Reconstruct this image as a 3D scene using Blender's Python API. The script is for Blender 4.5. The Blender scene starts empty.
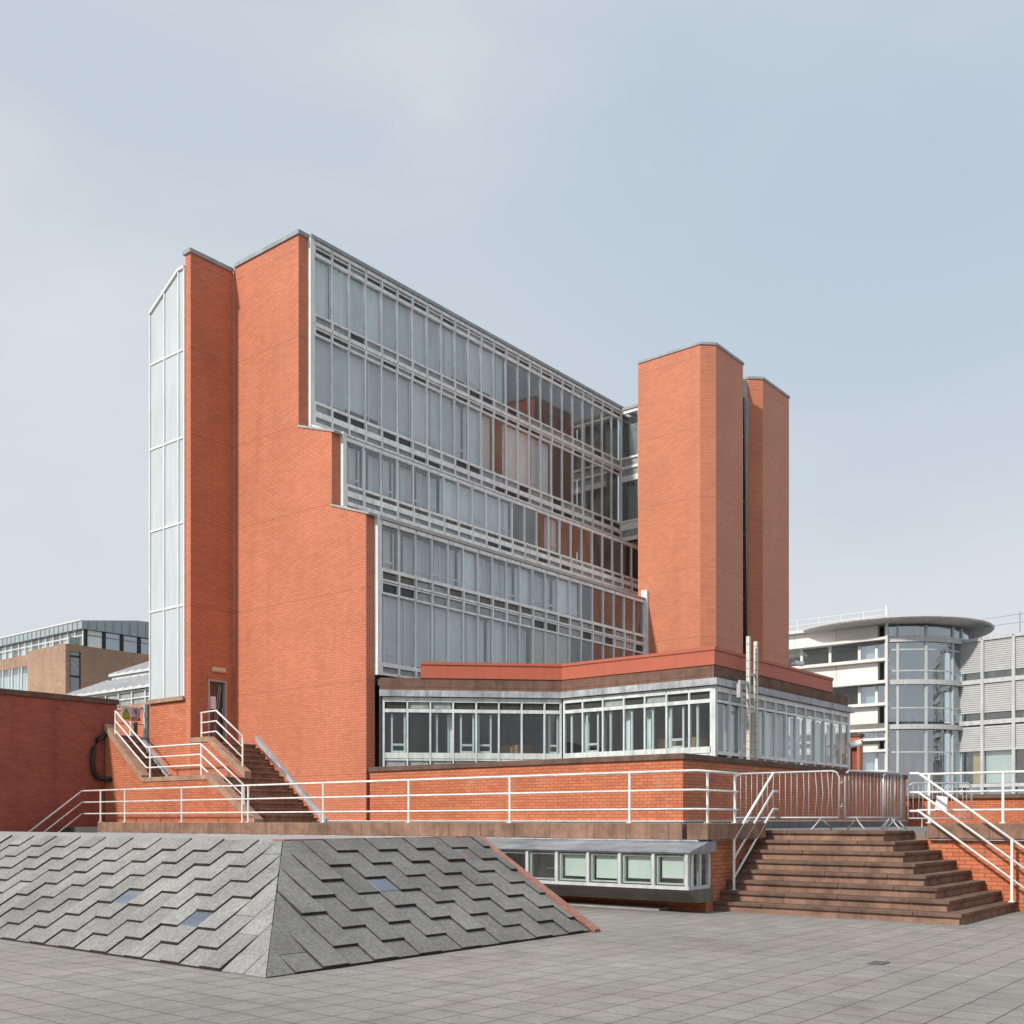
import bpy, bmesh, math, random
from mathutils import Vector
random.seed(11)
sc = bpy.context.scene
COL = sc.collection
R = math.radians

# ------------------------------------------------------------------ materials
MATS = {}
def _new(name):
    m = bpy.data.materials.new(name); m.use_nodes = True
    nt = m.node_tree; nt.nodes.clear()
    out = nt.nodes.new('ShaderNodeOutputMaterial')
    return m, nt, out
def N(nt, t, **kw):
    n = nt.nodes.new(t)
    for k, v in kw.items():
        if k.startswith('i_'): n.inputs[k[2:].replace('_', ' ')].default_value = v
        else: setattr(n, k, v)
    return n
def noise(nt, vec, scale, detail=4, rough=.6):
    n = N(nt, 'ShaderNodeTexNoise'); n.inputs['Scale'].default_value = scale
    n.inputs['Detail'].default_value = detail; n.inputs['Roughness'].default_value = rough
    if vec is not None: nt.links.new(vec, n.inputs['Vector'])
    return n.outputs['Fac']
def mrange(nt, v, a, b, c, d):
    n = N(nt, 'ShaderNodeMapRange'); nt.links.new(v, n.inputs[0])
    for i, x in enumerate((a, b, c, d)): n.inputs[i + 1].default_value = x
    return n.outputs[0]
def mixc(nt, fac, a, b, mode='MIX'):
    n = N(nt, 'ShaderNodeMix', data_type='RGBA', blend_type=mode)
    for sock, v in ((n.inputs[0], fac), (n.inputs[6], a), (n.inputs[7], b)):
        if isinstance(v, (int, float)): sock.default_value = v
        elif isinstance(v, tuple): sock.default_value = (v + (1,))[:4]
        else: nt.links.new(v, sock)
    return n.outputs[2]
def val(nt, v):   # float socket -> grey colour works implicitly
    return v
def bsdf(nt, out, col, rough=.7, metal=0.0, bump=None, bstr=.2, bdist=.01, spec=.4):
    b = N(nt, 'ShaderNodeBsdfPrincipled')
    if isinstance(col, tuple): b.inputs['Base Color'].default_value = (col + (1,))[:4]
    else: nt.links.new(col, b.inputs['Base Color'])
    if isinstance(rough, (int, float)): b.inputs['Roughness'].default_value = rough
    else: nt.links.new(rough, b.inputs['Roughness'])
    b.inputs['Metallic'].default_value = metal
    b.inputs['Specular IOR Level'].default_value = spec
    if bump is not None:
        bn = N(nt, 'ShaderNodeBump'); bn.inputs['Strength'].default_value = bstr
        bn.inputs['Distance'].default_value = bdist
        nt.links.new(bump, bn.inputs['Height']); nt.links.new(bn.outputs[0], b.inputs['Normal'])
    nt.links.new(b.outputs[0], out.inputs[0])
    return b
def uvvec(nt): return N(nt, 'ShaderNodeUVMap', uv_map='UVMap').outputs[0]
def scaled(nt, vec, s):
    m = N(nt, 'ShaderNodeMapping'); m.inputs['Scale'].default_value = s
    nt.links.new(vec, m.inputs[0]); return m.outputs[0]

def plain(name, col, rough=.6, var=.18, scale=2.0, metal=0.0, streak=0.0, fine=0.0, spec=.4, bstr=0.0):
    m, nt, out = _new(name); v = uvvec(nt)
    f = mrange(nt, noise(nt, v, scale, 5), .3, .7, 1 - var, 1 + var)
    c = mixc(nt, 1.0, col, f, 'MULTIPLY')
    if streak:
        s = noise(nt, scaled(nt, v, (6, .5, 1)), 1.0, 4)
        c = mixc(nt, 1.0, c, mrange(nt, s, .42, .68, 1, 1 - streak), 'MULTIPLY')
    bump = None
    if fine:
        g = noise(nt, v, 60, 3)
        c = mixc(nt, 1.0, c, mrange(nt, g, .35, .65, 1 - fine, 1 + fine), 'MULTIPLY'); bump = g
    bsdf(nt, out, c, rough, metal, bump, bstr if bstr else .15, .004, spec)
    MATS[name] = m; return m

def brick(name, c1, c2, mortar, line=None, dirt=.16, dirtcol=None, topstain=None, bw=.225, rh=.075, sheen=.22):
    m, nt, out = _new(name); v = uvvec(nt)
    b = N(nt, 'ShaderNodeTexBrick'); nt.links.new(v, b.inputs['Vector'])
    b.inputs['Scale'].default_value = 1; b.inputs['Brick Width'].default_value = bw
    b.inputs['Row Height'].default_value = rh; b.inputs['Mortar Size'].default_value = .0065
    b.inputs['Mortar Smooth'].default_value = .2; b.inputs['Bias'].default_value = -.1
    b.inputs['Color1'].default_value = c1 + (1,); b.inputs['Color2'].default_value = c2 + (1,)
    b.inputs['Mortar'].default_value = mortar + (1,)
    big = mrange(nt, noise(nt, v, .35, 6, .65), .3, .7, 1 - dirt, 1 + dirt * .7)
    c = mixc(nt, 1.0, b.outputs['Color'], big, 'MULTIPLY')
    st = noise(nt, scaled(nt, v, (1.6, .12, 1)), 1.0, 5)
    c = mixc(nt, 1.0, c, mrange(nt, st, .5, .75, 1, 1 - dirt), 'MULTIPLY')
    if dirtcol:   # pale salts / lime bloom
        e = mrange(nt, noise(nt, v, 1.3, 6, .7), .56, .74, 0, .4)
        c = mixc(nt, e, c, dirtcol)
    if line:
        sp = N(nt, 'ShaderNodeSeparateXYZ'); nt.links.new(v, sp.inputs[0])
        a = N(nt, 'ShaderNodeMath', operation='SUBTRACT'); nt.links.new(sp.outputs[1], a.inputs[0]); a.inputs[1].default_value = line[0]
        q = N(nt, 'ShaderNodeMath', operation='PINGPONG'); nt.links.new(a.outputs[0], q.inputs[0]); q.inputs[1].default_value = line[1] / 2
        c = mixc(nt, mrange(nt, q.outputs[0], .006, .018, .28, 0), c, (.05, .02, .015))
    p = bsdf(nt, out, c, .75, 0, b.outputs['Fac'], -.35, .006, .3)
    p.inputs['Sheen Weight'].default_value = sheen; p.inputs['Sheen Roughness'].default_value = .45
    p.inputs['Sheen Tint'].default_value = (.95, .88, .86, 1)
    MATS[name] = m; return m

def paving(name, col, w, h, joint=.006, var=.3, streak=False):
    m, nt, out = _new(name); v = uvvec(nt)
    b = N(nt, 'ShaderNodeTexBrick'); nt.links.new(v, b.inputs['Vector'])
    b.offset = 0.0; b.inputs['Scale'].default_value = 1
    b.inputs['Brick Width'].default_value = w; b.inputs['Row Height'].default_value = h
    b.inputs['Mortar Size'].default_value = joint; b.inputs['Mortar Smooth'].default_value = .3
    k = lambda s: tuple(x * s for x in col) + (1,)
    b.inputs['Color1'].default_value = k(.95); b.inputs['Color2'].default_value = k(1.06)
    b.inputs['Mortar'].default_value = k(.24)
    big = mrange(nt, noise(nt, v, .22, 6, .6), .3, .7, 1 - var * .6, 1 + var * .5)
    mid = mrange(nt, noise(nt, v, 2.3, 6, .7), .3, .7, 1 - var * .5, 1 + var * .5)
    g = noise(nt, v, 75, 3, .8)
    fine = mrange(nt, g, .3, .7, .6, 1.4)
    c = b.outputs['Color']
    for f in (big, mid, fine): c = mixc(nt, 1.0, c, f, 'MULTIPLY')
    c = mixc(nt, 1.0, c, mrange(nt, noise(nt, v, 22, 4, .8), .3, .7, .84, 1.15), 'MULTIPLY')
    stain = mrange(nt, noise(nt, v, .9, 7, .75), .54, .74, 0, .5)
    c = mixc(nt, stain, c, (.085, .08, .07))
    warm = mrange(nt, noise(nt, v, .4, 3), .5, .7, 0, .3)
    c = mixc(nt, warm, c, mixc(nt, 1.0, c, (1.12, 1.0, .86), 'MULTIPLY'))
    spots = mrange(nt, noise(nt, v, 7, 3), .69, .73, 0, .55)
    c = mixc(nt, spots, c, (.06, .06, .055))
    add = N(nt, 'ShaderNodeMath', operation='MULTIPLY_ADD')
    nt.links.new(b.outputs['Fac'], add.inputs[0]); add.inputs[1].default_value = -1.2; nt.links.new(g, add.inputs[2])
    bsdf(nt, out, c, .85, 0, add.outputs[0], .35, .006, .3)
    MATS[name] = m; return m

def stone(name, col, rough=.85, dark=(.05, .035, .028), amt=.6, jw=None, jh=.3):
    m, nt, out = _new(name); v = uvvec(nt)
    f = mrange(nt, noise(nt, v, 3.5, 6, .65), .3, .7, .78, 1.2)
    c = mixc(nt, 1.0, col, f, 'MULTIPLY')
    d = mrange(nt, noise(nt, v, 1.1, 7, .7), .42, .7, 0, amt)
    c = mixc(nt, d, c, dark)
    s = noise(nt, scaled(nt, v, (5, .8, 1)), 1.0, 5, .65)
    c = mixc(nt, mrange(nt, s, .5, .72, 0, amt * .8), c, dark)
    p = mrange(nt, noise(nt, v, 2.2, 5, .7), .64, .75, 0, .35)
    c = mixc(nt, p, c, tuple(min(1, x * 1.7) for x in col))
    g = noise(nt, v, 40, 4, .8)
    c = mixc(nt, 1.0, c, mrange(nt, g, .3, .7, .85, 1.15), 'MULTIPLY')
    bump = g
    if jw:
        b = N(nt, 'ShaderNodeTexBrick'); nt.links.new(v, b.inputs['Vector']); b.offset = 0.0
        b.inputs['Scale'].default_value = 1; b.inputs['Brick Width'].default_value = jw
        b.inputs['Row Height'].default_value = jh; b.inputs['Mortar Size'].default_value = .006
        c = mixc(nt, b.outputs['Fac'], c, dark)
    bsdf(nt, out, c, rough, 0, bump, .3, .006, .25)
    MATS[name] = m; return m

def glass(name, tint, ior=1.7, add=.05, wob=.02, refl=(1, 1, 1), cap=.85, dust=.16):
    m, nt, out = _new(name)
    fr = N(nt, 'ShaderNodeFresnel')
    ge = N(nt, 'ShaderNodeNewGeometry')
    nt.links.new(mrange(nt, ge.outputs['Backfacing'], 0, 1, ior, 1 / ior), fr.inputs[0])
    ad = N(nt, 'ShaderNodeMath', operation='ADD', use_clamp=True); nt.links.new(fr.outputs[0], ad.inputs[0]); ad.inputs[1].default_value = add
    mn = N(nt, 'ShaderNodeMath', operation='MINIMUM'); nt.links.new(ad.outputs[0], mn.inputs[0]); mn.inputs[1].default_value = cap
    tr = N(nt, 'ShaderNodeBsdfTransparent'); tr.inputs[0].default_value = tint + (1,)
    gl = N(nt, 'ShaderNodeBsdfGlossy'); gl.inputs['Roughness'].default_value = .015; gl.inputs['Color'].default_value = refl + (1,)
    v = uvvec(nt); n = noise(nt, v, .9, 2)
    bn = N(nt, 'ShaderNodeBump'); bn.inputs['Strength'].default_value = wob; bn.inputs['Distance'].default_value = .15
    nt.links.new(n, bn.inputs['Height']); nt.links.new(bn.outputs[0], gl.inputs['Normal'])
    # film of dust on the pane
    df = N(nt, 'ShaderNodeBsdfDiffuse'); df.inputs[0].default_value = (.5, .53, .53, 1)
    du = mrange(nt, noise(nt, scaled(nt, v, (2, .6, 1)), 1.0, 5), .35, .75, dust * .2, dust)
    m1 = N(nt, 'ShaderNodeMixShader'); nt.links.new(du, m1.inputs[0]); nt.links.new(tr.outputs[0], m1.inputs[1]); nt.links.new(df.outputs[0], m1.inputs[2])
    mx = N(nt, 'ShaderNodeMixShader'); nt.links.new(mn.outputs[0], mx.inputs[0])
    nt.links.new(m1.outputs[0], mx.inputs[1]); nt.links.new(gl.outputs[0], mx.inputs[2])
    nt.links.new(mx.outputs[0], out.inputs[0])
    MATS[name] = m; return m

brick('brick_main', (.57, .20, .112), (.49, .163, .09), (.29, .108, .068), line=(19.07, 2.68), dirt=.11)
brick('brick_tower', (.58, .215, .122), (.51, .18, .102), (.32, .12, .08), line=(19.4, 2.68), dirt=.09, sheen=.5)
brick('brick_low', (.55, .18, .085), (.44, .13, .062), (.19, .065, .04), dirt=.17, dirtcol=(.55, .33, .25))
brick('brick_edging', (.36, .145, .105), (.29, .11, .08), (.2, .12, .09), dirt=.25)
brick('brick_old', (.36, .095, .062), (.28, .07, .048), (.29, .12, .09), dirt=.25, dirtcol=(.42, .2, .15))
brick('brick_buff', (.42, .27, .18), (.32, .20, .13), (.33, .25, .19), dirt=.2)
paving('paving', (.268, .257, .240), .4, .4, .007)
paving('terrace_floor', (.20, .19, .18), .6, .6)
stone('stone_brown', (.30, .18, .13), jw=.9, jh=.6, amt=.65)
stone('stone_step', (.30, .18, .13), amt=.7)
stone('stone_tread', (.175, .112, .084), amt=.8)
stone('stone_curb', (.40, .26, .19), amt=.35)
stone('stone_dark', (.16, .10, .078), amt=.6)
stone('stone_band', (.19, .11, .08), jw=.75, jh=.5, amt=.5)
stone('concrete', (.40, .39, .37), dark=(.16, .15, .14), amt=.5)
stone('concrete_black', (.10, .10, .10), dark=(.03, .03, .03), amt=.5)
plain('alu', (.80, .81, .81), .45, .12, 3, 0.0, .25)
plain('alu_pale', (.72, .74, .74), .45, .1, 3, 0.0, .15)
plain('alu_dark', (.28, .29, .29), .5, .15, 3, 0, .2)
plain('lead', (.40, .42, .45), .5, .3, 1.6, .0, .4)
plain('fin_grey', (.50, .52, .53), .5, .1, 2, 0, .2)
plain('lead_roof', (.27, .29, .32), .45, .35, 1.2, 0, .4)
plain('lead_coping', (.30, .33, .35), .5, .2, 1.6, .0, .2)
plain('mast_cream', (.62, .59, .52), .5, .12, 3, 0, .25)
plain('bay_frame', (.52, .54, .54), .45, .15, 3, 0, .2)
plain('sill_olive', (.15, .14, .115), .6, .25, 2, 0, .3)
plain('white_frame', (.63, .69, .68), .45, .14, 3, 0, .28)
plain('white_paint', (.84, .84, .82), .4, .14, 6, 0, .28)
plain('galv', (.42, .44, .45), .5, .22, 5, .2)
plain('red_metal', (.44, .115, .066), .5, .08, .8, 0, .1)
plain('red_lip', (.30, .085, .055), .6, .15, 1)
plain('curtain_pale', (.78, .84, .84), .9, .1, 1.5, 0, .12)
plain('blind_grey', (.55, .59, .62), .9, .12, .8, 0, .1)
plain('blind_mid', (.66, .70, .72), .9, .1, .8, 0, .1)
plain('panel_beige', (.46, .44, .37), .8, .12, 1, 0, .1)
plain('blind_green', (.60, .66, .62), .8, .06, 1, 0, .05)
plain('vent_dark', (.045, .045, .04), .35, .3, 4)
plain('vent_olive', (.13, .12, .085), .5, .3, 4)
plain('vent_grey', (.29, .32, .32), .3, .25, 4)
plain('interior', (.17, .17, .16), .9, .2, .6)
plain('interior_dark', (.035, .042, .048), .9, .3, .6)
plain('interior_wood', (.30, .16, .08), .6, .2, 2)
plain('opal', (.49, .555, .575), .35, .05, .4, 0, .1, spec=.6)
plain('black_plastic', (.02, .02, .021), .45, .2, 4)
plain('door_dark', (.035, .025, .025), .25, .3, 2)
plain('door_frame', (.42, .38, .36), .6, .15, 3, 0, .2)
plain('paper', (.80, .80, .80), .7, .05, 8)
plain('cream', (.62, .52, .36), .5, .08, 6)
plain('sign_yellow', (.75, .56, .03), .5, .05, 8)
plain('sign_red', (.55, .04, .07), .5, .05, 8)
plain('sign_white', (.78, .76, .76), .5, .05, 8)
plain('sign_black', (.02, .02, .02), .5, .05, 8)
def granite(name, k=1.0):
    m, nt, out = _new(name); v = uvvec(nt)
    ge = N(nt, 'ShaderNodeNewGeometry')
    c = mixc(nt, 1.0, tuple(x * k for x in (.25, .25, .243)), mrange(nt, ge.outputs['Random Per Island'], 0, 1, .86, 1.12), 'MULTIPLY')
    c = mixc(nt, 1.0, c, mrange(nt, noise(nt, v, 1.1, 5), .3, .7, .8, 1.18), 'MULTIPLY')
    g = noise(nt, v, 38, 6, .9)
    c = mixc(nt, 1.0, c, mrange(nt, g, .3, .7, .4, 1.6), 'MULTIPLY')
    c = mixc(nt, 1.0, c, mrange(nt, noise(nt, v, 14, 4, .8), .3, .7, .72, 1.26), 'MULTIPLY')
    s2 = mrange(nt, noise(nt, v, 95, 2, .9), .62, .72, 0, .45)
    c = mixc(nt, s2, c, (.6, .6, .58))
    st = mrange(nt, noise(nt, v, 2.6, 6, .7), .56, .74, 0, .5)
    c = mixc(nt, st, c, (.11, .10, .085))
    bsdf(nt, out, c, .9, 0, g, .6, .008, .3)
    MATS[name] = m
granite('granite_slab'); granite('granite_slab_shaded', .76)  # second copy is darkened: the right slope's weaker sunlight put into its colour
plain('granite_edge', (.05, .04, .032), .95, .4, 5)
plain('granite_joint', (.055, .045, .035), .95, .3, 2)
plain('render_white', (.76, .735, .69), .8, .05, .5, 0, .06)
plain('fin_white', (.68, .68, .66), .5, .06, 1)
plain('roof_grey', (.46, .46, .45), .6, .12, .5, 0, .2)
plain('louvre_grey', (.40, .41, .41), .5, .08, 1)
plain('copper_grey', (.33, .40, .43), .55, .1, .8, 0, .15)
plain('zinc_roof', (.60, .63, .66), .45, .1, .6, 0, .2)
plain('blue_curtain', (.10, .11, .30), .9, .1, 2)
plain('yellow_wall', (.50, .36, .12), .8, .1, 2)
plain('teal_bin', (.03, .11, .12), .5, .2, 3)
plain('asphalt_strip', (.16, .165, .175), .8, .2, 2, 0, .2)
plain('drain_iron', (.10, .097, .09), .6, .2, 6)
plain('rust_brick', (.30, .10, .07), .85, .25, 5)
glass('glass_main', (.88, .93, .94), 1.5, .07, .012, dust=.24)
glass('glass_low', (.80, .87, .88), 1.5, .02, .02, dust=.06)
glass('glass_side', (.80, .88, .90), 1.7, .10, .03)
glass('glass_bay', (.85, .92, .90), 1.5, .03, .02)
glass('glass_blue', (.68, .79, .86), 1.9, .26, .04, (.86, .94, 1.0), dust=.10)
glass('glass_tile', (.34, .38, .44), 1.6, .03, .05, (.7, .78, .9), dust=.4)

# ------------------------------------------------------------------ mesh builder
class MB:
    def __init__(s): s.v = []; s.f = []; s.m = []
    def add(s, vs, fs, mi=0):
        b = len(s.v); s.v += [tuple(p) for p in vs]
        for f in fs: s.f.append([b + i for i in f]); s.m.append(mi)
        return s
    def hexa(s, p, mi=0):   # 8 points: bottom 0-3 ccw, top 4-7
        return s.add(p, [(3, 2, 1, 0), (4, 5, 6, 7), (0, 1, 5, 4), (1, 2, 6, 5), (2, 3, 7, 6), (3, 0, 4, 7)], mi)
    def box(s, x0, x1, y0, y1, z0, z1, mi=0):
        return s.hexa([(x0, y0, z0), (x1, y0, z0), (x1, y1, z0), (x0, y1, z0), (x0, y0, z1), (x1, y0, z1), (x1, y1, z1), (x0, y1, z1)], mi)
    def prism(s, poly, z0, z1, mi=0):
        n = len(poly)
        a = sum(poly[i][0] * poly[(i + 1) % n][1] - poly[(i + 1) % n][0] * poly[i][1] for i in range(n))
        if a < 0: poly = poly[::-1]
        vs = [(x, y, z0) for x, y in poly] + [(x, y, z1) for x, y in poly]
        fs = [tuple(range(n - 1, -1, -1)), tuple(range(n, 2 * n))] + [(i, (i + 1) % n, n + (i + 1) % n, n + i) for i in range(n)]
        return s.add(vs, fs, mi)
    def extr(s, poly, vec, mi=0):  # 3D polygon extruded by a vector
        n = len(poly); v = Vector(vec)
        vs = [tuple(p) for p in poly] + [tuple(Vector(p) + v) for p in poly]
        fs = [tuple(range(n - 1, -1, -1)), tuple(range(n, 2 * n))] + [(i, (i + 1) % n, n + (i + 1) % n, n + i) for i in range(n)]
        return s.add(vs, fs, mi)
    def tube(s, path, r, n=8, mi=0, caps=True):
        P = [Vector(p) for p in path]; rings = []
        for i, p in enumerate(P):
            if i == 0: d = (P[1] - p).normalized(); k = 1
            elif i == len(P) - 1: d = (p - P[i - 1]).normalized(); k = 1
            else:
                a = (p - P[i - 1]).normalized(); b = (P[i + 1] - p).normalized()
                d = (a + b).normalized(); k = 1 / max(.5, d.dot(a))
            up = Vector((0, 0, 1)) if abs(d.z) < .95 else Vector((1, 0, 0))
            t = d.cross(up).normalized(); q = t.cross(d).normalized()
            rings.append([p + (t * math.cos(2 * math.pi * j / n) + q * math.sin(2 * math.pi * j / n)) * r * (k if False else 1) for j in range(n)])
        vs = [tuple(v) for rg in rings for v in rg]; fs = []
        for i in range(len(P) - 1):
            for j in range(n):
                fs.append((i * n + j, i * n + (j + 1) % n, (i + 1) * n + (j + 1) % n, (i + 1) * n + j))
        if caps: fs += [tuple(range(n - 1, -1, -1)), tuple(range((len(P) - 1) * n, len(P) * n))]
        return s.add(vs, fs, mi)
    def build(s, name, mats, parent=None, bevel=0, smooth=False):
        if isinstance(mats, str): mats = [mats]
        loc = Vector((0, 0, 0))
        if parent is not None:
            loc = Vector(parent['_w'])
        me = bpy.data.meshes.new(name)
        me.from_pydata([tuple(Vector(p) - loc) for p in s.v], [], s.f)
        for mm in mats: me.materials.append(MATS[mm])
        bm = bmesh.new(); bm.from_mesh(me)
        bm.faces.ensure_lookup_table()
        for i, f in enumerate(bm.faces): f.material_index = s.m[i]; f.smooth = smooth
        bmesh.ops.recalc_face_normals(bm, faces=bm.faces)
        uv = bm.loops.layers.uv.new('UVMap')
        for f in bm.faces:
            n = f.normal
            if abs(n.z) > .72:
                for l in f.loops: l[uv].uv = (l.vert.co.x + loc.x, l.vert.co.y + loc.y)
            else:
                t = Vector((-n.y, n.x, 0)).normalized()
                for l in f.loops:
                    w = l.vert.co + loc
                    l[uv].uv = (t.dot(w), w.z)
        bm.to_mesh(me); bm.free()
        o = bpy.data.objects.new(name, me); COL.objects.link(o)
        o['_w'] = tuple(loc)
        if parent is not None: o.parent = parent
        if bevel:
            bv = o.modifiers.new('bevel', 'BEVEL'); bv.width = bevel; bv.segments = 2; bv.limit_method = 'ANGLE'
        return o

def frame_at(p0, d, n):
    """local frame on a facade: s along d, o outwards along n"""
    return (Vector((p0[0], p0[1], 0)), Vector((d[0], d[1], 0)).normalized(), Vector((n[0], n[1], 0)).normalized())
def L(fr, s, o, z):
    p = fr[0] + fr[1] * s + fr[2] * o
    return (p.x, p.y, z)
def lbox(mb, fr, s0, s1, o0, o1, z0, z1, mi=0):
    return mb.hexa([L(fr, s0, o1, z0), L(fr, s1, o1, z0), L(fr, s1, o0, z0), L(fr, s0, o0, z0),
                    L(fr, s0, o1, z1), L(fr, s1, o1, z1), L(fr, s1, o0, z1), L(fr, s0, o0, z1)], mi)
def lquad(mb, fr, s0, s1, o, z0, z1, mi=0):
    return mb.add([L(fr, s0, o, z0), L(fr, s1, o, z0), L(fr, s1, o, z1), L(fr, s0, o, z1)], [(0, 1, 2, 3)], mi)

def thing(name, label, cat, loc=(0, 0, 0), group=None):
    o = bpy.data.objects.new(name, None); COL.objects.link(o); o.location = loc; o['_w'] = tuple(loc)
    o.empty_display_size = .2
    o['label'] = label; o['category'] = cat
    if group: o['group'] = group
    return o
def sub(o_parent, o):   # re-parent helper for sub-parts built with the same world offset
    return o
def tag(o, label, cat, group=None):
    o['label'] = label; o['category'] = cat
    if group: o['group'] = group
    return o
def struct(o): o['kind'] = 'structure'; return o
def child_of(part):
    """sub-parts share the offset of their part (the part sits at its thing's origin)"""
    return part

# ------------------------------------------------------------------ setting: plaza and terrace
struct(MB().add([(-300, -400, 0), (600, -400, 0), (600, 500, 0), (-300, 500, 0)], [(0, 1, 2, 3)]).build('plaza', 'paving'))
TZ = 1.45
struct(MB().prism([(17.2, 70), (17.2, 9.36), (20.82, 9.36), (20.82, -60), (140, -60), (140, 70)], -.3, TZ).build('terrace', 'terrace_floor'))

# ------------------------------------------------------------------ railings
def railing(name, label, path, posts, heights=(0.97, .615, .26), rr=.022, pr=.026, extra_low=None, group=None, cat='railing', names=('top_rail', 'rail', 'rail')):
    """path: list of (x,y,zbase) ; posts: list of (x,y,zbase,ztop)"""
    t = thing(name, label, cat, (path[0][0], path[0][1], path[0][2]), group)
    for h, nm in zip(heights, names):
        MB().tube([(x, y, z + h) for x, y, z in path], rr if nm != 'top_rail' else rr * 1.15, 8).build(nm, 'white_paint', t, smooth=True)
    if extra_low is not None:
        MB().tube([(x, y, z + extra_low) for x, y, z in path], .014, 6).build('bottom_rail', 'white_paint', t, smooth=True)
    for (x, y, z0, z1) in posts:
        p = MB().tube([(x, y, z0), (x, y, z1)], pr, 8)
        p.box(x - .05, x + .05, y - .05, y + .05, z0, z0 + .012)
        p.build('post', 'white_paint', t)
    return t

CZ = 1.60
RX, RY = 17.30, 9.60
py = [30.1, 28.75, 25.85, 23.1, 22.85, 19.9, 16.98, 14.02, 11.05]
railing('terrace_railing', 'long white three-bar railing on the brown coping below the tall glass facade',
        [(RX, 31.22, CZ), (RX, RY, CZ), (18.95, RY, CZ)],
        [(RX, y, CZ, CZ + .97) for y in py] + [(17.72, RY, CZ, CZ + .97), (18.82, RY, CZ, CZ + .97)])
railing('stair_railing', 'white railing sloping down against the dark brick wall at far left',
        [(RX, 31.2, CZ), (15.5, 31.2, CZ - 1.36)], [(15.65, 31.2, .2, CZ - 1.24 + .9)])

# ------------------------------------------------------------------ terrace retaining wall, coping
t = thing('retaining_wall', 'low brick retaining wall with thick brown stone coping, left of the wide steps', 'wall', (17.1, 20, 0))
MB().box(17.1, 17.19, 9.3, 29.4, 0, 1.3).box(17.19, 20.2, 9.3, 9.355, 0, 1.3).build('brick_face', 'brick_low', t)
c = MB()
c.box(16.8, 17.6, 9.62, 29.4, 1.305, CZ)
c.box(16.8, 17.6, 9.10, 9.52, 1.305, CZ)
c.box(17.61, 19.15, 9.1, 9.9, 1.305, CZ)
c.build('coping', 'stone_brown', t, bevel=.012)
MB().box(16.78, 17.18, 9.28, 29.4, 1.275, 1.303).box(17.18, 19.2, 9.22, 9.36, 1.275, 1.303).build('flashing', 'lead', t)

# descending steps at far left
t = thing('garden_steps', 'short dark stone steps going down beside the shaded brick wall at far left', 'steps', (16.5, 30.5, 0))
for i in range(9):
    z = TZ - .16 * i
    MB().box(17.19 - .27 * (i + 1), 17.19 - .27 * i, 29.45, 31.78, max(0.0, z - .32), z).build('step', 'concrete_black', t, bevel=.01)
MB().box(14.6, 16.79, 29.2, 29.44, 0, .9).build('side_wall', 'stone_dark', t)

# ------------------------------------------------------------------ wide front steps
SX, SY, ST, SH = 17.36, 4.95, .265, .1825
t = thing('stone_steps', 'wide flight of eight brown stone steps wrapping a corner up to the terrace', 'steps', (18.5, 7, 0))
for i in range(8):
    x0, y0 = SX + ST * i, SY + ST * i
    z1 = SH * (i + 1); z0 = SH * i
    st = MB()
    st.box(x0 + .05, 20.79, y0 + .05, 9.29, z0, z1 - .068, 0)
    o = st.build('step', 'stone_step', t)
    # tread slabs in several lengths, tiny joints and settling
    tr = MB()
    ycuts = [y0]
    yy = y0 + .62 + random.random() * .3
    while yy < 9.0:
        ycuts.append(yy); yy += .95 + random.random() * .5
    ycuts.append(9.292)
    for a, b in zip(ycuts[:-1], ycuts[1:]):
        dz = random.uniform(-.004, .004); dx = random.uniform(-.006, .006)
        tr.box(x0 + dx, x0 + ST + .1, a + .002, b - .002, z1 - .067, z1 + dz)
    xx = x0 + ST + .102
    while xx < 20.7:
        b = min(20.79, xx + .9 + random.random() * .4)
        tr.box(xx + .002, b - .002, y0 + random.uniform(-.005, .005), y0 + ST + .1, z1 - .067, z1 + random.uniform(-.004, .004)); xx = b
    if i == 7: tr.box(x0 + ST + .103, 20.79, y0 + ST + .103, 9.29, z1 - .067, z1 - .003)
    tr.build('tread', 'stone_tread', o, bevel=.012)
# rails on the steps
def slope_rail(name, label, top, bot, ztop, zbot, ext_top, ext_bot, posts):
    tx, ty = top; bx, by = bot
    d = Vector((bx - tx, by - ty, 0)).normalized()
    t = thing(name, label, 'railing', (bx, by, 0))
    for h, nm in ((0, 'top_rail'), (-.36, 'rail'), (-.715, 'rail')):
        e = ext_top
        p = []
        if e: p.append((tx - d.x * e[0] + e[1], ty - d.y * e[0] + e[2], ztop + h))
        p.append((tx, ty, ztop + h)); p.append((bx, by, zbot + h))
        if ext_bot and h: pass
        MB().tube(p, .026 if nm == 'top_rail' else .023, 8).build(nm, 'white_paint', t, smooth=True)
    for (x, y, z0, z1) in posts:
        pb = MB().tube([(x, y, z0), (x, y, z1)], .027, 8); pb.box(x - .05, x + .05, y - .05, y + .05, z0, z0 + .012); pb.build('post', 'white_paint', t)
slope_rail('step_railing', 'white sloping handrail on the left side of the wide brown steps', (19.5, 9.12), (17.82, 9.12), 2.585, 1.29, (.22, 0, 0), None, [(17.84, 9.12, .36, 1.31)])
slope_rail('step_railing', 'white sloping handrail on the right side of the wide brown steps', (20.5, 6.63), (20.5, 4.45), 2.545, .91, (.16, 0, 0), None, [(20.5, 4.98, .1825, 1.31)])
railing('terrace_railing', 'white three-bar railing on the coping to the right of the wide steps',
        [(21.1, 6.85, CZ), (21.1, -2.0, CZ)], [(21.1, y, CZ, CZ + .95) for y in (6.62, 5.28, 2.6, .1)], heights=(.95, .60, .25))
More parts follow.
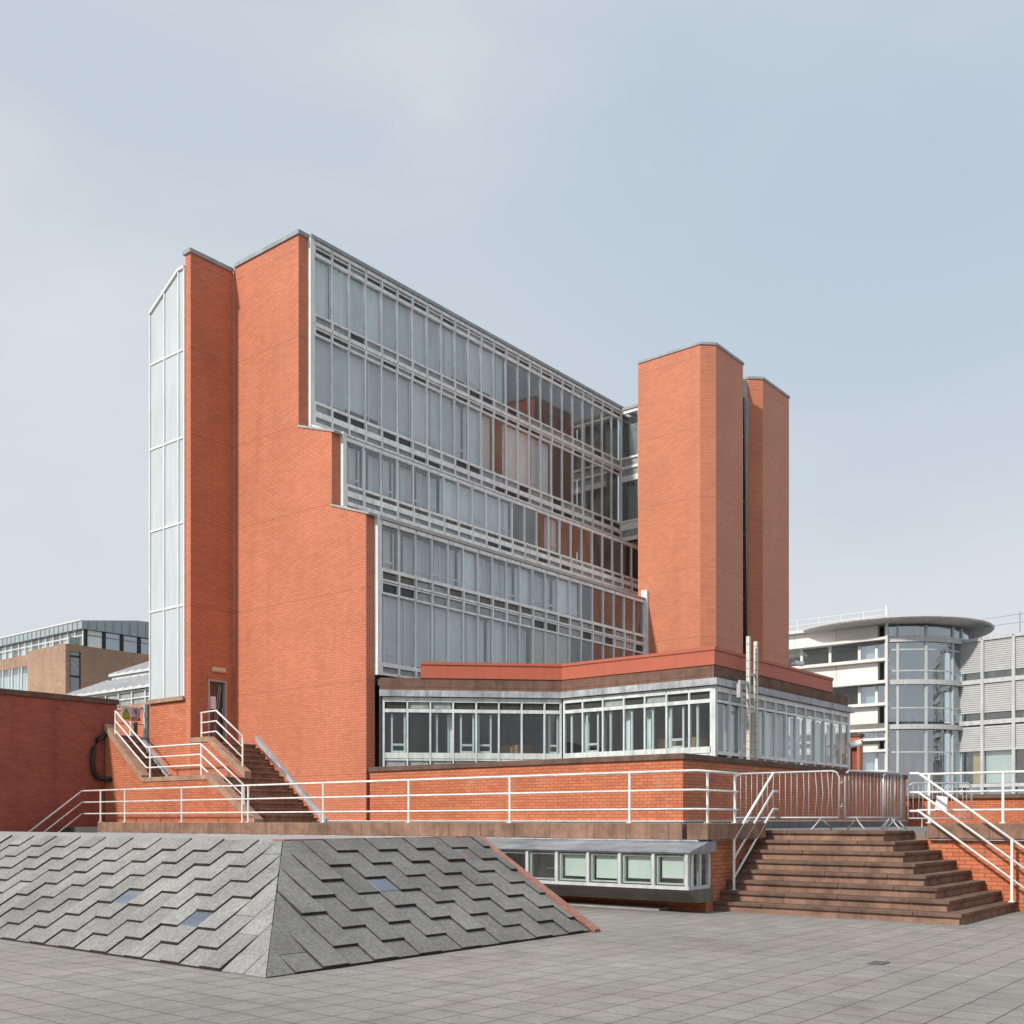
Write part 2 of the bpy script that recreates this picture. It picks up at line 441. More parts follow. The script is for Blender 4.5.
t = thing('retaining_wall', 'low orange brick wall with dark brown coping to the right of the wide steps', 'wall', (20.75, 0, 0))
MB().box(20.75, 20.815, -8, 6.95, 0, 1.3).build('brick_face', 'brick_low', t)
MB().box(20.63, 21.4, -8, 6.5, 1.31, CZ).build('coping', 'stone_brown', t, bevel=.012)
MB().box(20.66, 20.83, -8, 6.48, 1.28, 1.308).build('flashing', 'lead', t)
n = MB().extr([(21.05, 6.50, 1.86), (21.05, 6.28, 1.83), (21.04, 6.26, 2.1), (21.04, 6.46, 2.13)], (.004, 0, 0))
tag(n.build('paper_notice', 'paper'), 'white paper notice tied to the railing at the top of the steps', 'notice')

# ------------------------------------------------------------------ crowd barriers
def barrier(label, p, q, group='grey metal crowd barriers'):
    t = thing('crowd_barrier', label, 'barrier', (p[0], p[1], TZ + .015), group)
    P = Vector((p[0], p[1], 0)); Q = Vector((q[0], q[1], 0)); d = (Q - P); ln = d.length; d.normalize(); nrm = Vector((-d.y, d.x, 0))
    def pt(s, z, o=0): v = P + d * s + nrm * o; return (v.x, v.y, TZ + .015 + z)
    r = .12
    loop = [pt(0, .22), pt(0, 1.13 - r), pt(r * .3, 1.13 - r * .3), pt(r, 1.13), pt(ln - r, 1.13), pt(ln - r * .3, 1.13 - r * .3), pt(ln, 1.13 - r), pt(ln, .22)]
    fr = MB().tube(loop, .021, 8); fr.tube([pt(0, .24), pt(ln, .24)], .018, 8); fr.build('frame', 'galv', t, smooth=True)
    k = max(8, int(ln / .115))
    for i in range(1, k):
        s = ln * i / k
        bend = random.choice([0, 0, 0, .02, -.02, .035])
        MB().tube([pt(s, .25), pt(s + bend, .7, bend * .6), pt(s + bend * .3, 1.12)], .0075, 6).build('bar', 'galv', t, smooth=True)
    for s in (.35, ln - .35):
        f = MB().tube([pt(s, .24), pt(s + .05, .12, .12), pt(s + .1, .005, .26)], .015, 6); f.tube([pt(s, .24), pt(s - .05, .12, -.12), pt(s - .1, .005, -.26)], .015, 6)
        f.build('foot', 'galv', t, smooth=True)
    h = MB()
    for z in (.45, .9): h.tube([pt(ln, z), pt(ln + .06, z), pt(ln + .06, z + .06)], .012, 6)
    h.build('hook', 'galv', t)
    return t
barrier('grey metal crowd barrier across the top of the steps, behind the left handrail', (19.62, 10.0), (19.6, 7.82))
barrier('grey metal crowd barrier running back from the steps, second from the left', (19.6, 7.70), (21.45, 7.28))
barrier('far grey metal barrier standing before the orange wall, behind the right handrail', (27.2, 9.05), (28.2, 7.8))
barrier('grey metal crowd barrier end overlapping another, rightmost at the top of the steps', (21.2, 7.55), (22.2, 7.5))

# ------------------------------------------------------------------ brick base wall below the podium
BX, BY = 21.02, 12.01
t = thing('brick_wall', 'orange brick wall with brown coping below the podium windows', 'wall', (BX, BY, TZ))
b = MB(); b.box(BX, BX + .35, BY + .35, 22.18, TZ, 3.03); b.box(BX, 35.87, BY, BY + .35, TZ, 3.03)
b.box(35.52, 35.87, BY + .35, 19.2, TZ, 3.03)
b.build('brick_face', 'brick_low', t)
c = MB(); c.box(BX - .05, BX + .42, BY + .42, 22.2, 3.032, 3.17); c.box(BX - .05, 35.92, BY - .05, BY + .42, 3.032, 3.17)
c.build('coping', 'stone_dark', t, bevel=.015)
MB().box(BX - .045, BX - .005, BY + .02, 25.0, TZ + .002, 1.625).box(BX - .045, 35.9, BY - .045, BY - .005, TZ + .002, 1.625).build('plinth', 'asphalt_strip', t)
MB().box(BX - .055, BX - .004, BY - .05, 24.9, 1.627, 1.65).box(BX - .004, 35.9, BY - .055, BY - .004, 1.627, 1.65).build('flashing', 'alu_pale', t)

# ------------------------------------------------------------------ facade helper
WINCOUNT = [0]
def curtain_panel(mb, fr, s0, s1, o, z0, z1, amp=.03, k=9):
    for i in range(k):
        a = s0 + (s1 - s0) * i / k; b_ = s0 + (s1 - s0) * (i + 1) / k
        oa = o + amp * math.sin(i * 2.1); ob = o + amp * math.sin((i + 1) * 2.1)
        mb.add([L(fr, a, oa, z0), L(fr, b_, ob, z0), L(fr, b_, ob, z1), L(fr, a, oa, z1)], [(0, 1, 2, 3)])
def casement(mb, fr, s0, s1, o, z0, z1, side=1):
    """inner white casement with a low transom"""
    w = .055
    a, b = (s0 + .05, s0 + .05 + (s1 - s0) * .62) if side > 0 else (s1 - .05 - (s1 - s0) * .62, s1 - .05)
    lbox(mb, fr, a, a + w, o - .04, o, z0, z1); lbox(mb, fr, b - w, b, o - .04, o, z0, z1)
    zz = z0 + (z1 - z0) * .2
    lbox(mb, fr, a + w, b - w, o - .04, o, zz - .03, zz + .03)
    lbox(mb, fr, a + w, b - w, o - .04, o, z0, z0 + .05)

def curtain_wall(root, label, fr, mull, zt, zb, windows, vents, rails, glassmat, types, mulls=.036, far_from=None, fat=True, framemat='alu', inner_o=-.15, back_o=-1.9, clear=None):
    """one storey. mull: list of s; windows: [(z0,z1)]; vents: [(z0,z1,mat)]; rails: [(z0,z1,depth)]"""
    f = MB()
    for i, s in enumerate(mull):
        w = mulls if 0 < i < len(mull) - 1 else mulls * 1.2
        lbox(f, fr, s - w / 2, s + w / 2, -.05, .05, zb, zt)
        if fat:
            for (a, b_, m) in vents: lbox(f, fr, s - w * .8, s + w * .8, .052, .08, a - .06, b_ + .06)
    s0, s1 = mull[0], mull[-1]
    for (a, b_, d) in rails:
        for q, p in zip(mull[:-1], mull[1:]):
            lbox(f, fr, q + mulls / 2 + .001, p - mulls / 2 - .001, -.04, d, a, b_)
    cw = f.build('curtain_wall', framemat, root)
    if label: cw['label'] = label
    slots = [glassmat, 'vent_dark', 'vent_grey', 'vent_olive', 'curtain_pale', 'blind_grey', 'blind_mid', 'panel_beige', 'white_frame']
    SI = {n_: i for i, n_ in enumerate(slots)}
    class View:      # routes panels of one bay into the bay's own window mesh with a material slot
        def __init__(s, mb, mi): s.mb = mb; s.mi = mi
        def add(s, v, f, mi=0): return s.mb.add(v, f, s.mi)
        def hexa(s, p, mi=0): return s.mb.hexa(p, s.mi)
    rest = MB()
    for i, (q, p) in enumerate(zip(mull[:-1], mull[1:])):
        w = rest if (far_from is not None and i >= far_from) else MB()
        tp = types[i % len(types)]
        for (a, b_, m) in vents:
            mm = random.choice(m); vv = View(w, SI[mm])
            lbox(vv, fr, q + mulls / 2 + .03, p - mulls / 2 - .03, -.03, -.012, a, b_)
            if mm != 'vent_dark' and random.random() < .5:
                lbox(vv, fr, q + mulls / 2 + .03, p - mulls / 2 - .03, -.011, .006, a, a + (b_ - a) * .3)
        cur, bl, blm, bei, cas = (View(w, SI[k]) for k in ('curtain_pale', 'blind_grey', 'blind_mid', 'panel_beige', 'white_frame'))
        for wi, (a, b_) in enumerate(windows):
            e1, e2, e3 = (random.uniform(-.005, .005) for _ in range(3))   # panes are never quite coplanar
            w.add([L(fr, q + mulls / 2, e1, a), L(fr, p - mulls / 2, e2, a), L(fr, p - mulls / 2, e2 + e3, b_), L(fr, q + mulls / 2, e1 + e3, b_)], [(0, 1, 2, 3)])
            k = tp if isinstance(tp, str) else tp[wi]
            j = random.uniform(-.05, .05)
            gap_ = random.choice((0, 0, 0, .03, .06, .11)) * (b_ - a)      # blinds hang at different heights
            if k == 'p': curtain_panel(cur, fr, q, p, inner_o + j, a, b_)
            elif k in 'gm':
                lquad(bl if k == 'g' else blm, fr, q, p, inner_o + j * .3, a + gap_, b_)
                if gap_: lbox(cas, fr, q + .04, p - .04, inner_o + j * .3 + .004, inner_o + j * .3 + .02, a + gap_, a + gap_ + .03)
                if random.random() < .55:
                    e_ = random.uniform(.15, .6) * (p - q)
                    lbox(blm if k == 'g' else bl, fr, q + e_, q + e_ + .05, inner_o + .03, inner_o + .05, a, b_)
                    if random.random() < .5: lbox(cas, fr, q + .05, p - .05, inner_o + .052, inner_o + .07, a + .25, a + .29)
            elif k == 'b': lquad(bei, fr, q, p, inner_o * .4, a, b_)
            elif k == 'f':
                casement(cas, fr, q, p, inner_o + .05, a, b_ - .1, random.choice((-1, 1)))
                sp = random.uniform(.35, .7); curtain_panel(cur, fr, q + (p - q) * sp, p, inner_o - .15, a, b_, .03, 5)
                lquad(blm if random.random() < .6 else bl, fr, q, q + (p - q) * sp, inner_o - .22, a, b_)
            elif k == 'c': casement(cas, fr, q, p, inner_o + .05, a, b_ - .02, random.choice((-1, 1)))
            elif k == 's': # side curtain only
                curtain_panel(cur, fr, p - (p - q) * random.uniform(.2, .35), p, inner_o - .2, a, b_, .03, 4)
                lbox(cas, fr, q + .16, q + .22, inner_o, inner_o + .05, a, b_)
        if w is not rest: w.build('window', slots, cw)
    if rest.v:
        o = rest.build('window', slots, cw); o['kind'] = 'stuff'
    return cw

# ------------------------------------------------------------------ main building
X0 = 21.02
B = thing('library_building', 'tall orange brick library with stepped glass facade and two brick towers', 'building', (30, 25, TZ))
# end wall, stepped profile, facing -X (thickness along X)
prof = [(28.51, TZ), (22.33, TZ), (22.33, 10.35), (23.80, 10.35), (23.80, 12.98), (25.30, 12.98), (25.30, 19.48), (28.51, 19.48)]
prof = [(28.51, TZ), (22.33, TZ), (22.33, 10.42), (23.80, 10.92), (23.80, 13.12), (25.30, 13.60), (25.30, 19.48), (28.51, 19.48)]
w = MB().extr([(X0, y, z) for y, z in prof], (.34, 0, 0)).build('end_wall', 'brick_main', B)
MB().box(X0 - .05, X0 + .42, 25.24, 28.45, 19.485, 19.61).build('coping', 'lead_coping', w)
# ledge flashings on the steps of the wall
lf = MB()
for (ya, yb, za, zb) in ((22.2, 23.82, 10.40, 10.94), (23.68, 25.32, 13.09, 13.62)):
    lf.extr([(X0 - .03, ya, za), (X0 - .03, yb, zb), (X0 - .03, yb, zb + .07), (X0 - .03, ya, za + .07)], (.42, 0, 0))
lf.build('ledge', 'concrete', w)
MB().tube([(X0 - .04, 26.9, 1.5), (X0 - .04, 26.9, 1.7)], .01, 5).build('fixing', 'galv', w)
# stair return wall, facing -Y, coming forward from the end wall
w2 = MB()
w2.box(19.40, 20.02, 28.512, 28.78, TZ, 19.33); w2.box(20.74, X0 - .001, 28.512, 28.78, TZ, 19.33); w2.box(20.021, 20.739, 28.512, 28.78, 6.14, 19.33); w2.box(20.021, 20.739, 28.512, 28.78, TZ, 4.06)
w2 = w2.build('stair_wall', 'brick_main', B)
MB().box(19.34, X0 - .05, 28.46, 28.85, 19.335, 19.46).build('coping', 'lead_coping', w2)
# door in that wall
fr = frame_at((20.021, 28.512), (1, 0), (0, -1))
d = MB(); lbox(d, fr, .07, .648, -.16, -.12, 4.065, 6.06)
d = d.build('door', 'door_dark', B)
m = MB(); lbox(m, fr, .0, .07, -.2, .03, 4.065, 6.13); lbox(m, fr, .648, .717, -.2, .03, 4.065, 6.13); lbox(m, fr, .0, .717, -.19, .028, 6.062, 6.135); m.build('door_frame', 'door_frame', d)
m = MB(); lquad(m, fr, .07, .648, -.1, 4.2, 6.05); m.build('pane', 'glass_low', d)
m = MB(); lbox(m, fr, .17, .37, -.095, -.09, 5.2, 5.6); m.build('notice', 'paper', d)
m = MB(); lbox(m, fr, .075, .14, -.095, -.09, 5.14, 5.34); m.build('push_plate', 'paper', d)
m = MB(); m.tube([L(fr, .60, -.06, 4.9), L(fr, .60, -.06, 5.25)], .014, 6); m.build('handle', 'galv', d)
m = MB()
for k in (0, .07): m.tube([L(fr, .22 + k, -.085, 4.2), L(fr, .50 + k, -.085, 6.0)], .012, 5)
m.build('rail_reflection', 'galv', d)  # diagonal tubes standing in for the handrail's reflection in the door glass
m = MB(); lbox(m, fr, .15, .64, -.0, .09, 6.37, 6.52); lbox(m, fr, .17, .62, .091, .11, 6.39, 6.50); m.build('wall_lamp', 'cream', B, bevel=.01)
# glazed stair: opal glass bay facing -X
fr = frame_at((19.40, 28.785), (0, 1), (-1, 0))
sg = MB()
ms = [0.02, .335, 1.115, 1.925]
def gtop(s): return 18.93 - max(0, s - .335) * .56
for s in ms:
    zt = gtop(s)
    lbox(sg, fr, s - .025, s + .025, -.05, .05, 5.5, zt)
for z in (16.41, 13.66, 11.0, 8.40):
    for q, p in zip(ms[:-1], ms[1:]): lbox(sg, fr, q + .026, p - .026, -.04, .04, z - .03, z + .03)
for q, p in zip(ms[:-1], ms[1:]):
    za, zb = gtop(q), gtop(p)
    sg.hexa([L(fr, q, .07, za), L(fr, p, .07, zb), L(fr, p, -.1, zb), L(fr, q, -.1, za), L(fr, q, .07, za + .09), L(fr, p, .07, zb + .09), L(fr, p, -.1, zb + .09), L(fr, q, -.1, za + .09)])
sg = sg.build('stair_glazing', 'alu_pale', B)
zs = [5.55, 8.40, 11.0, 13.66, 16.41]
for q, p in zip(ms[:-1], ms[1:]):
    for k, z in enumerate(zs):
        m = MB()
        if k < 4: lquad(m, fr, q + .02, p - .02, .01, z, zs[k + 1])
        else: m.add([L(fr, q + .02, .01, z), L(fr, p - .02, .01, z), L(fr, p - .02, .01, gtop(p) + .0), L(fr, q + .02, .01, gtop(q))], [(0, 1, 2, 3)])
        m.build('pane', 'opal', sg)
m = MB(); m.prism([(19.47, 28.8), (19.47, 30.66), (20.9, 30.66), (20.9, 28.8)], 5.45, 17.8); m.build('stair_core', 'opal', B)
m = MB(); lbox(m, fr, -.0, 1.98, -.05, .10, 5.42, 5.55); m.build('sill', 'stone_curb', sg)
MB().box(19.402, 19.7, 28.785, 30.78, TZ, 5.41).build('brick_base', 'brick_low', B)

# --- main curtain walls (facing -Y)
MOD = .718
VD = ['vent_dark', 'vent_grey', 'vent_grey', 'vent_dark']; VO = ['vent_olive', 'vent_olive', 'vent_grey']
YA, YB, YC = 25.25, 23.75, 22.28
nA = 24
mA = [.18 + MOD * i for i in range(nA + 1)]
fA = frame_at((21.37, YA), (1, 0), (0, -1))
VD = ['vent_dark', 'vent_grey', 'vent_grey', 'vent_dark']; VG = ['vent_grey', 'vent_grey', 'vent_dark']
tyA = ['p', 'p', 'm', 'p', 'g', 'g', 'm', 'g', 'm', 'g', 'm', 'm', 'g', 'd', 'd', 'd', 'd', 'd', 'd', 'd', 'd', 'd', 'd', 'd']
curtain_wall(B, 'top storey of grey glazing with narrow vents above and below', fA, mA, 19.49, 16.86, [(17.27, 19.03)], [(19.15, 19.27, VD), (17.01, 17.20, VG)],
             [(19.38, 19.48, .07), (19.28, 19.32, .03), (19.03, 19.13, .06), (17.21, 17.27, .05), (16.87, 16.99, .08)], 'glass_main', tyA, far_from=20)
tyA2 = ['g', 'g', 'm', 'g', 'g', 'g', 'm', 'm', 'g', 'f', 'm', 'g', 'd', 'p', 'p', 'm', 'p', 'd', 'd', 'd', 'd', 'd', 'd', 'd']
curtain_wall(B, None, fA, mA, 16.855, 13.80, [(14.57, 16.60)], [(16.67, 16.79, VD), (14.27, 14.48, VG), (13.93, 14.07, VD)],
             [(16.80, 16.85, .04), (16.60, 16.66, .05), (14.49, 14.57, .05), (14.09, 14.26, .07), (13.81, 13.92, .06)], 'glass_main', tyA2, far_from=20)
nB = 23
mB = [.16 + MOD * i for i in range(nB + 1)] 
fB = frame_at((21.34, YB), (1, 0), (0, -1))
tyB = ['f', 's', 'f', 's', 'f', 'f', 'p', 'm', 'm', 'm', 'm', 'd', 'd', 'd', 'g', 'd', 'd', 'd', 'd', 'd', 'd', 'd', 'd']
curtain_wall(B, None, fB, mB, 13.10, 11.02, [(11.72, 12.97)], [(11.53, 11.64, VO), (11.20, 11.32, VG)],
             [(12.99, 13.09, .06), (11.64, 11.71, .05), (11.34, 11.50, .07), (11.06, 11.18, .06)], 'glass_main', tyB)
nC = 20
mC = [.18 + MOD * i for i in range(nC + 1)]
fC = frame_at((21.34, YC), (1, 0), (0, -1))
tyC = ['f', 's', 'f', 'f', 'f', 'p', 'f', 'f', 'f', 'p', 'f', 'f', 'p', 'm', 'd', 'd', 'd', 'd', 'd', 'd']
curtain_wall(B, None, fC, mC, 10.36, 8.60, [(9.0, 10.22)], [(8.69, 8.86, VO)],
             [(10.24, 10.35, .08), (8.89, 8.99, .05), (8.61, 8.67, .06)], 'glass_main', tyC)
tyC2 = ['g', 'g', 'g', 'm', 'm', 'm', 'f', 'm', 'f', 'f', 'b', 'b', 'b', 'd', 'd', 'd', 'd', 'd', 'd', 'd']
curtain_wall(B, None, fC, mC, 8.595, 5.86, [(6.25, 8.22)], [(8.31, 8.53, VG), (5.97, 6.10, VG)],
             [(8.55, 8.59, .04), (8.23, 8.29, .05), (6.12, 6.24, .05), (5.87, 5.95, .06)], 'glass_main', tyC2)
# edge trims, soffits, roof and floors
tr = MB()
tr.box(21.37, 21.53, YA - .09, YA + .1, 13.6, 19.5); tr.box(21.34, 21.48, YB - .09, YB + .1, 10.95, 13.2); tr.box(21.34, 21.50, YC - .09, YC + .1, 5.86, 10.45)
tr.build('edge_trim', 'alu_pale', B)
so = MB()
so.extr([(21.40, YB - .10, 13.11), (21.40, YB + .15, 13.11), (21.40, YA - .10, 13.62), (21.40, YA - .10, 13.78)], (17.4, 0, 0))
so.extr([(21.40, YC - .10, 10.38), (21.40, YC + .15, 10.38), (21.40, YB - .10, 10.90), (21.40, YB - .10, 11.0)], (17.4, 0, 0))
so.build('sloped_sill', 'alu', B)
MB().box(21.37, 38.75, YC - .12, YC - .08, 10.37, 10.44).build('sill_edge', 'panel_beige', B)
MB().box(21.38, 38.9, YA - .12, YA + .16, 19.50, 19.61).build('roof_coping', 'lead_coping', B)
bk = MB()
bk.box(21.4, 38.6, YA + 2.2, YA + 2.3, 5.5, 19.45)
bk.box(21.4, 38.6, YA + .12, YA + 2.19, 16.83, 17.0); bk.box(21.4, 38.6, YA + .12, YA + 2.19, 13.6, 13.85); bk.box(21.4, 38.6, YB + .12, YA + .1, 13.0, 13.09); bk.box(21.4, 36.2, YC + .12, YB + .1, 10.26, 10.35)
bk.box(21.4, 38.6, YB + .12, YA + 2.19, 10.9, 11.15); bk.box(21.4, 36.2, YC + .12, YA + 2.19, 8.35, 8.78); bk.box(21.4, 36.2, YC + .12, YA + 2.19, 5.62, 5.9)
bk.box(38.66, 38.76, YA + .12, YA + 2.19, 5.6, 19.1); bk.box(38.5, 38.6, YB + .2, YA + .19, 11.2, 13.0)
bk.box(36.05, 36.2, YC + .14, YA + 2.19, 5.6, 10.25)
bk.build('interior', 'interior_dark', B)
MB().box(21.4, 38.9, YA + .17, 28.45, 19.2, 19.49).build('roof', 'lead_coping', B)
MB().box(21.37, 38.9, YA + 2.4, 28.45, TZ, 19.19).build('rear_wall', 'brick_main', B)
MB().box(34.6, 35.5, YA + .6, YA + 1.4, 19.5, 19.95).build('roof_vent', 'lead_coping', B)
# link glazing facing -X
fr = frame_at((38.8, 25.2), (0, -1), (-1, 0))
lk = MB()
for s in (0.0, .9, 1.8, 2.6): lbox(lk, fr, s - .035, s + .035, -.05, .05, 13.75, 19.36)
for (a, b_) in ((19.24, 19.38), (17.27, 17.36), (16.84, 16.96), (16.30, 16.54), (14.53, 14.62), (14.2, 14.3), (13.75, 13.9)):
    for q, p in ((0, .9), (.9, 1.8), (1.8, 2.6)): lbox(lk, fr, q + .036, p - .036, -.04, .05, a, b_)
lk = lk.build('link_glazing', 'alu_pale', B)
for q, p in ((0, .9), (.9, 1.8), (1.8, 2.6)):
    for (a, b_) in ((17.36, 19.24), (14.62, 16.30)):
        m = MB(); lquad(m, fr, q + .03, p - .03, 0, a, b_); m.build('window', 'glass_side', lk)
    for (a, b_, mt) in ((16.96, 17.27, 'vent_grey'), (16.56, 16.84, 'vent_grey'), (14.3, 14.53, 'alu'), (13.9, 14.2, 'vent_grey')):
        m = MB(); lbox(m, fr, q + .03, p - .03, -.03, -.01, a, b_); m.build('vent_light', mt, lk)
    m = MB(); lquad(m, fr, q + .1, p, -.35, 14.7, 16.2); lquad(m, fr, q + .2, p, -.35, 17.4, 18.9); m.build('blind', 'vent_grey', lk)
MB().box(39.3, 42, 22.7, YA - .1, 13.8, 19.3).build('link_interior', 'interior', B)
MB().box(38.83, 42, 25.155, 25.24, 13.8, 19.3).build('link_wall', 'interior_dark', B)
MB().box(38.7, 42, 22.66, YA - .13, 19.385, 19.5).build('link_roof', 'lead_coping', B)
# towers
def tower(x0, x1, y0, y1, ch, ztop, xs):
    poly = [(x0, y1), (x0, y0 + ch), (x0 + ch, y0), (x1, y0), (x1, y1)]
    t = MB().prism(poly, TZ, ztop).build('tower', 'brick_tower', B)
    e = .035
    MB().prism([(x0 - e, y1), (x0 - e, y0 + ch - e * .4), (x0 + ch - e * .4, y0 - e), (x1 + e, y0 - e), (x1 + e, y1)], ztop + .003, ztop + .1).build('coping', 'lead_coping', t)
tower(36.02, 38.71, 19.39, 22.61, .44, 19.83, 0)
tower(40.06, 43.03, 19.39, 22.9, .44, 19.83, 0)
m = MB().box(39.96, 40.04, 19.84, 22.4, TZ, 18.95).build('recess_glazing', 'vent_dark', B)
f = MB()
for y in (19.86, 20.5, 21.2): f.box(39.90, 39.955, y, y + .06, TZ, 18.95)
z = 4.0
while z < 18.9: f.box(39.91, 39.954, 19.921, 20.499, z, z + .1); z += 1.34
f.build('mullion', 'alu_dark', m)
MB().box(38.72, 40.055, 19.86, 22.4, 18.96, 19.72).build('recess_head', 'concrete', B)
MB().tube([(39.62, 19.70, 6.3), (39.62, 19.70, 18.7), (39.75, 19.78, 18.85)], .105, 10).build('downpipe', 'alu_dark', B, smooth=True)
# metal end cap where the lower glazing dies into the tower
MB().box(35.88, 36.01, YC - .16, YC + .1, 5.9, 10.75).build('end_trim', 'alu_pale', B)

# ------------------------------------------------------------------ podium wing
P = thing('glazed_podium', 'low glazed podium wing with red metal parapet in front of the towers', 'building wing', (26, 16, TZ))
path = [(21.36, 22.14), (25.12, 18.38), (25.12, 13.42), (34.4, 13.42), (34.4, 19.3)]
def offs(pts, d):  # offset to the right-hand (outer) side
    out = []
    V = [Vector((x, y)) for x, y in pts]
    for i, p in enumerate(V):
        nn = []
        if i > 0: e = (V[i] - V[i - 1]).normalized(); nn.append(Vector((e.y, -e.x)))
        if i < len(V) - 1: e = (V[i + 1] - V[i]).normalized(); nn.append(Vector((e.y, -e.x)))
        if len(nn) == 1: q = p + nn[0] * d
        else:
            b_ = (nn[0] + nn[1]).normalized(); q = p + b_ * (d / b_.dot(nn[0]))
        out.append((q.x, q.y))
    return out
def strip(mb, pts, d0, d1, z0, z1):
    a = offs(pts, d0); b_ = offs(pts, d1)
    for i in range(len(pts) - 1):
        mb.hexa([a[i] + (z0,), a[i + 1] + (z0,), b_[i + 1] + (z0,), b_[i] + (z0,), a[i] + (z1,), a[i + 1] + (z1,), b_[i + 1] + (z1,), b_[i] + (z1,)])
    return mb
g = strip(MB(), path, .16, -.2, 5.22, 5.40)
g.build('gutter', 'lead', P)
strip(MB(), path, -.0, -.5, 5.405, 5.765).build('stone_band', 'stone_band', P)
ppath = [(22.2, 21.3)] + path[1:3] + [(33.0, 13.42), (33.0, 19.3)]
strip(MB(), ppath, .03, -.25, 5.77, 6.15).build('parapet', 'red_metal', P)
strip(MB(), ppath, .055, -.28, 6.155, 6.235).build('parapet_lip', 'red_metal', P)
strip(MB(), ppath, .034, -.2, 6.125, 6.153).build('shadow_gap', 'red_lip', P)
roofp = offs(path, -.3)
MB().prism(roofp + [(21.4, 22.25)], 5.55, 5.74).build('roof', 'lead', P)
MB().prism(offs(path, .3) + [(21.4, 22.2)], 2.9, 3.03).build('floor', 'concrete', P)
pin = MB()
pin.box(28.0, 28.1, 14.5, 22.1, 3.04, 5.5); pin.box(25.4, 34.2, 17.0, 17.1, 3.04, 5.5) 
pin.box(21.45, 34.2, 22.15, 22.25, 3.04, 5.5)
pin.build('interior', 'interior_dark', P)
MB().prism(offs(path, -.15) + [(21.5, 22.2)], 5.23, 5.39).build('ceiling', 'interior', P)
# furniture silhouettes inside
it = MB(); it.box(25.9, 26.6, 14.4, 15.6, 3.04, 3.95); it.box(24.6, 25.3, 19.6, 20.3, 3.04, 3.9); it.build('desk', 'interior_wood', P)
lt = MB(); lt.box(26.2, 26.3, 14.2, 17.5, 5.0, 5.05); lt.build('strip_lamp', 'white_frame', P)
V45 = [.10] + [.17 + .655 * i for i in range(1, 8)] + [5.27]
V45 = [.12, .80, 1.46, 2.12, 2.79, 3.45, 4.12, 4.79, 5.27]
fr45 = frame_at((21.36, 22.14), (1, -1), (-1, -1))
rails_p = [(5.07, 5.2, .06), (4.77, 4.87, .05), (3.44, 3.61, .04), (3.38, 3.425, .03), (2.95, 3.19, .05)]
vents_p = [(4.885, 5.06, ['vent_dark', 'vent_grey']), (3.2, 3.37, ['vent_grey', 'vent_dark'])]
curtain_wall(P, 'row of eight dark windows in white frames on the angled left face of the podium', fr45, V45, 5.21, 2.95, [(3.62, 4.76)], vents_p, rails_p, 'glass_low', ['c', 'd', 's', 'c', 'c', 'd', 'd', 'c'], .05, framemat='white_frame', fat=False, inner_o=-.12)
mf = [0.10, .76, 1.46, 2.17, 2.85, 3.54, 4.24, 4.92]
frf = frame_at((25.12, 18.38), (0, -1), (-1, 0))
curtain_wall(P, 'row of seven windows in white frames on the sunlit front of the podium', frf, mf, 5.21, 2.95, [(3.62, 4.76)], vents_p, rails_p, 'glass_low', ['s', 'c', 's', 's', 's', 'c', 's'], .05, framemat='white_frame', fat=False, inner_o=-.12)
frs = frame_at((25.12, 13.42), (1, 0), (0, -1))
msd = [.05] + [.85 + .706 * i for i in range(13)]
curtain_wall(P, 'long grazing row of pale reflective glazing on the shaded side of the podium', frs, msd, 5.21, 2.95, [(3.5, 4.76)], [(4.885, 5.06, ['vent_grey'])], [(5.07, 5.2, .05), (4.79, 4.86, .03), (3.40, 3.49, .05), (2.95, 3.2, .05)], 'glass_side', ['s', 'p', 'f', 's', 'p', 's', 'f', 'p', 's', 'p', 's', 'p', 'd'], .045, framemat='alu', fat=False)
MB().box(25.08, 25.20, 13.36, 13.52, 2.95, 5.215).build('corner_post', 'white_frame', P)
MB().box(34.30, 34.42, 13.36, 13.46, 2.95, 5.215).build('corner_post', 'alu', P)
m = MB(); fre = frame_at((34.4, 13.42), (0, 1), (1, 0)); lquad(m, fre, .05, 5.8, 0, 3.0, 5.2); m.build('end_glazing', 'glass_side', P)

# mast: two perforated posts with bracket
t = thing('mast', 'pair of tall white perforated posts with a bracket before the podium glazing', 'mast', (26.7, 13.1, 3.17))
for x in (26.5, 26.95):
    zt = 6.66 if x < 26.8 else 6.58
    m = MB().box(x - .05, x + .05, 13.06, 13.16, 3.172, zt)
    pst = m.build('post', 'mast_cream', t, bevel=.008)
    h = MB(); z = 3.35
    while z < zt - .1:
        h.box(x - .0505, x - .0495, 13.095, 13.125, z, z + .03); h.box(x - .015, x + .015, 13.0585, 13.0615, z, z + .03); z += .22
    h.build('hole', 'sign_black', pst)
m = MB(); m.box(25.95, 26.439, 13.08, 13.14, 5.32, 5.42); m.box(25.9, 26.0, 13.06, 13.16, 4.95, 5.315); m.box(26.005, 26.439, 13.09, 13.13, 4.88, 4.95); m.build('bracket', 'galv', t)
m = MB(); m.box(26.57, 26.88, 13.09, 13.13, 4.6, 4.68); m.box(26.57, 26.88, 13.09, 13.13, 5.6, 5.68); m.build('spacer', 'galv', t)

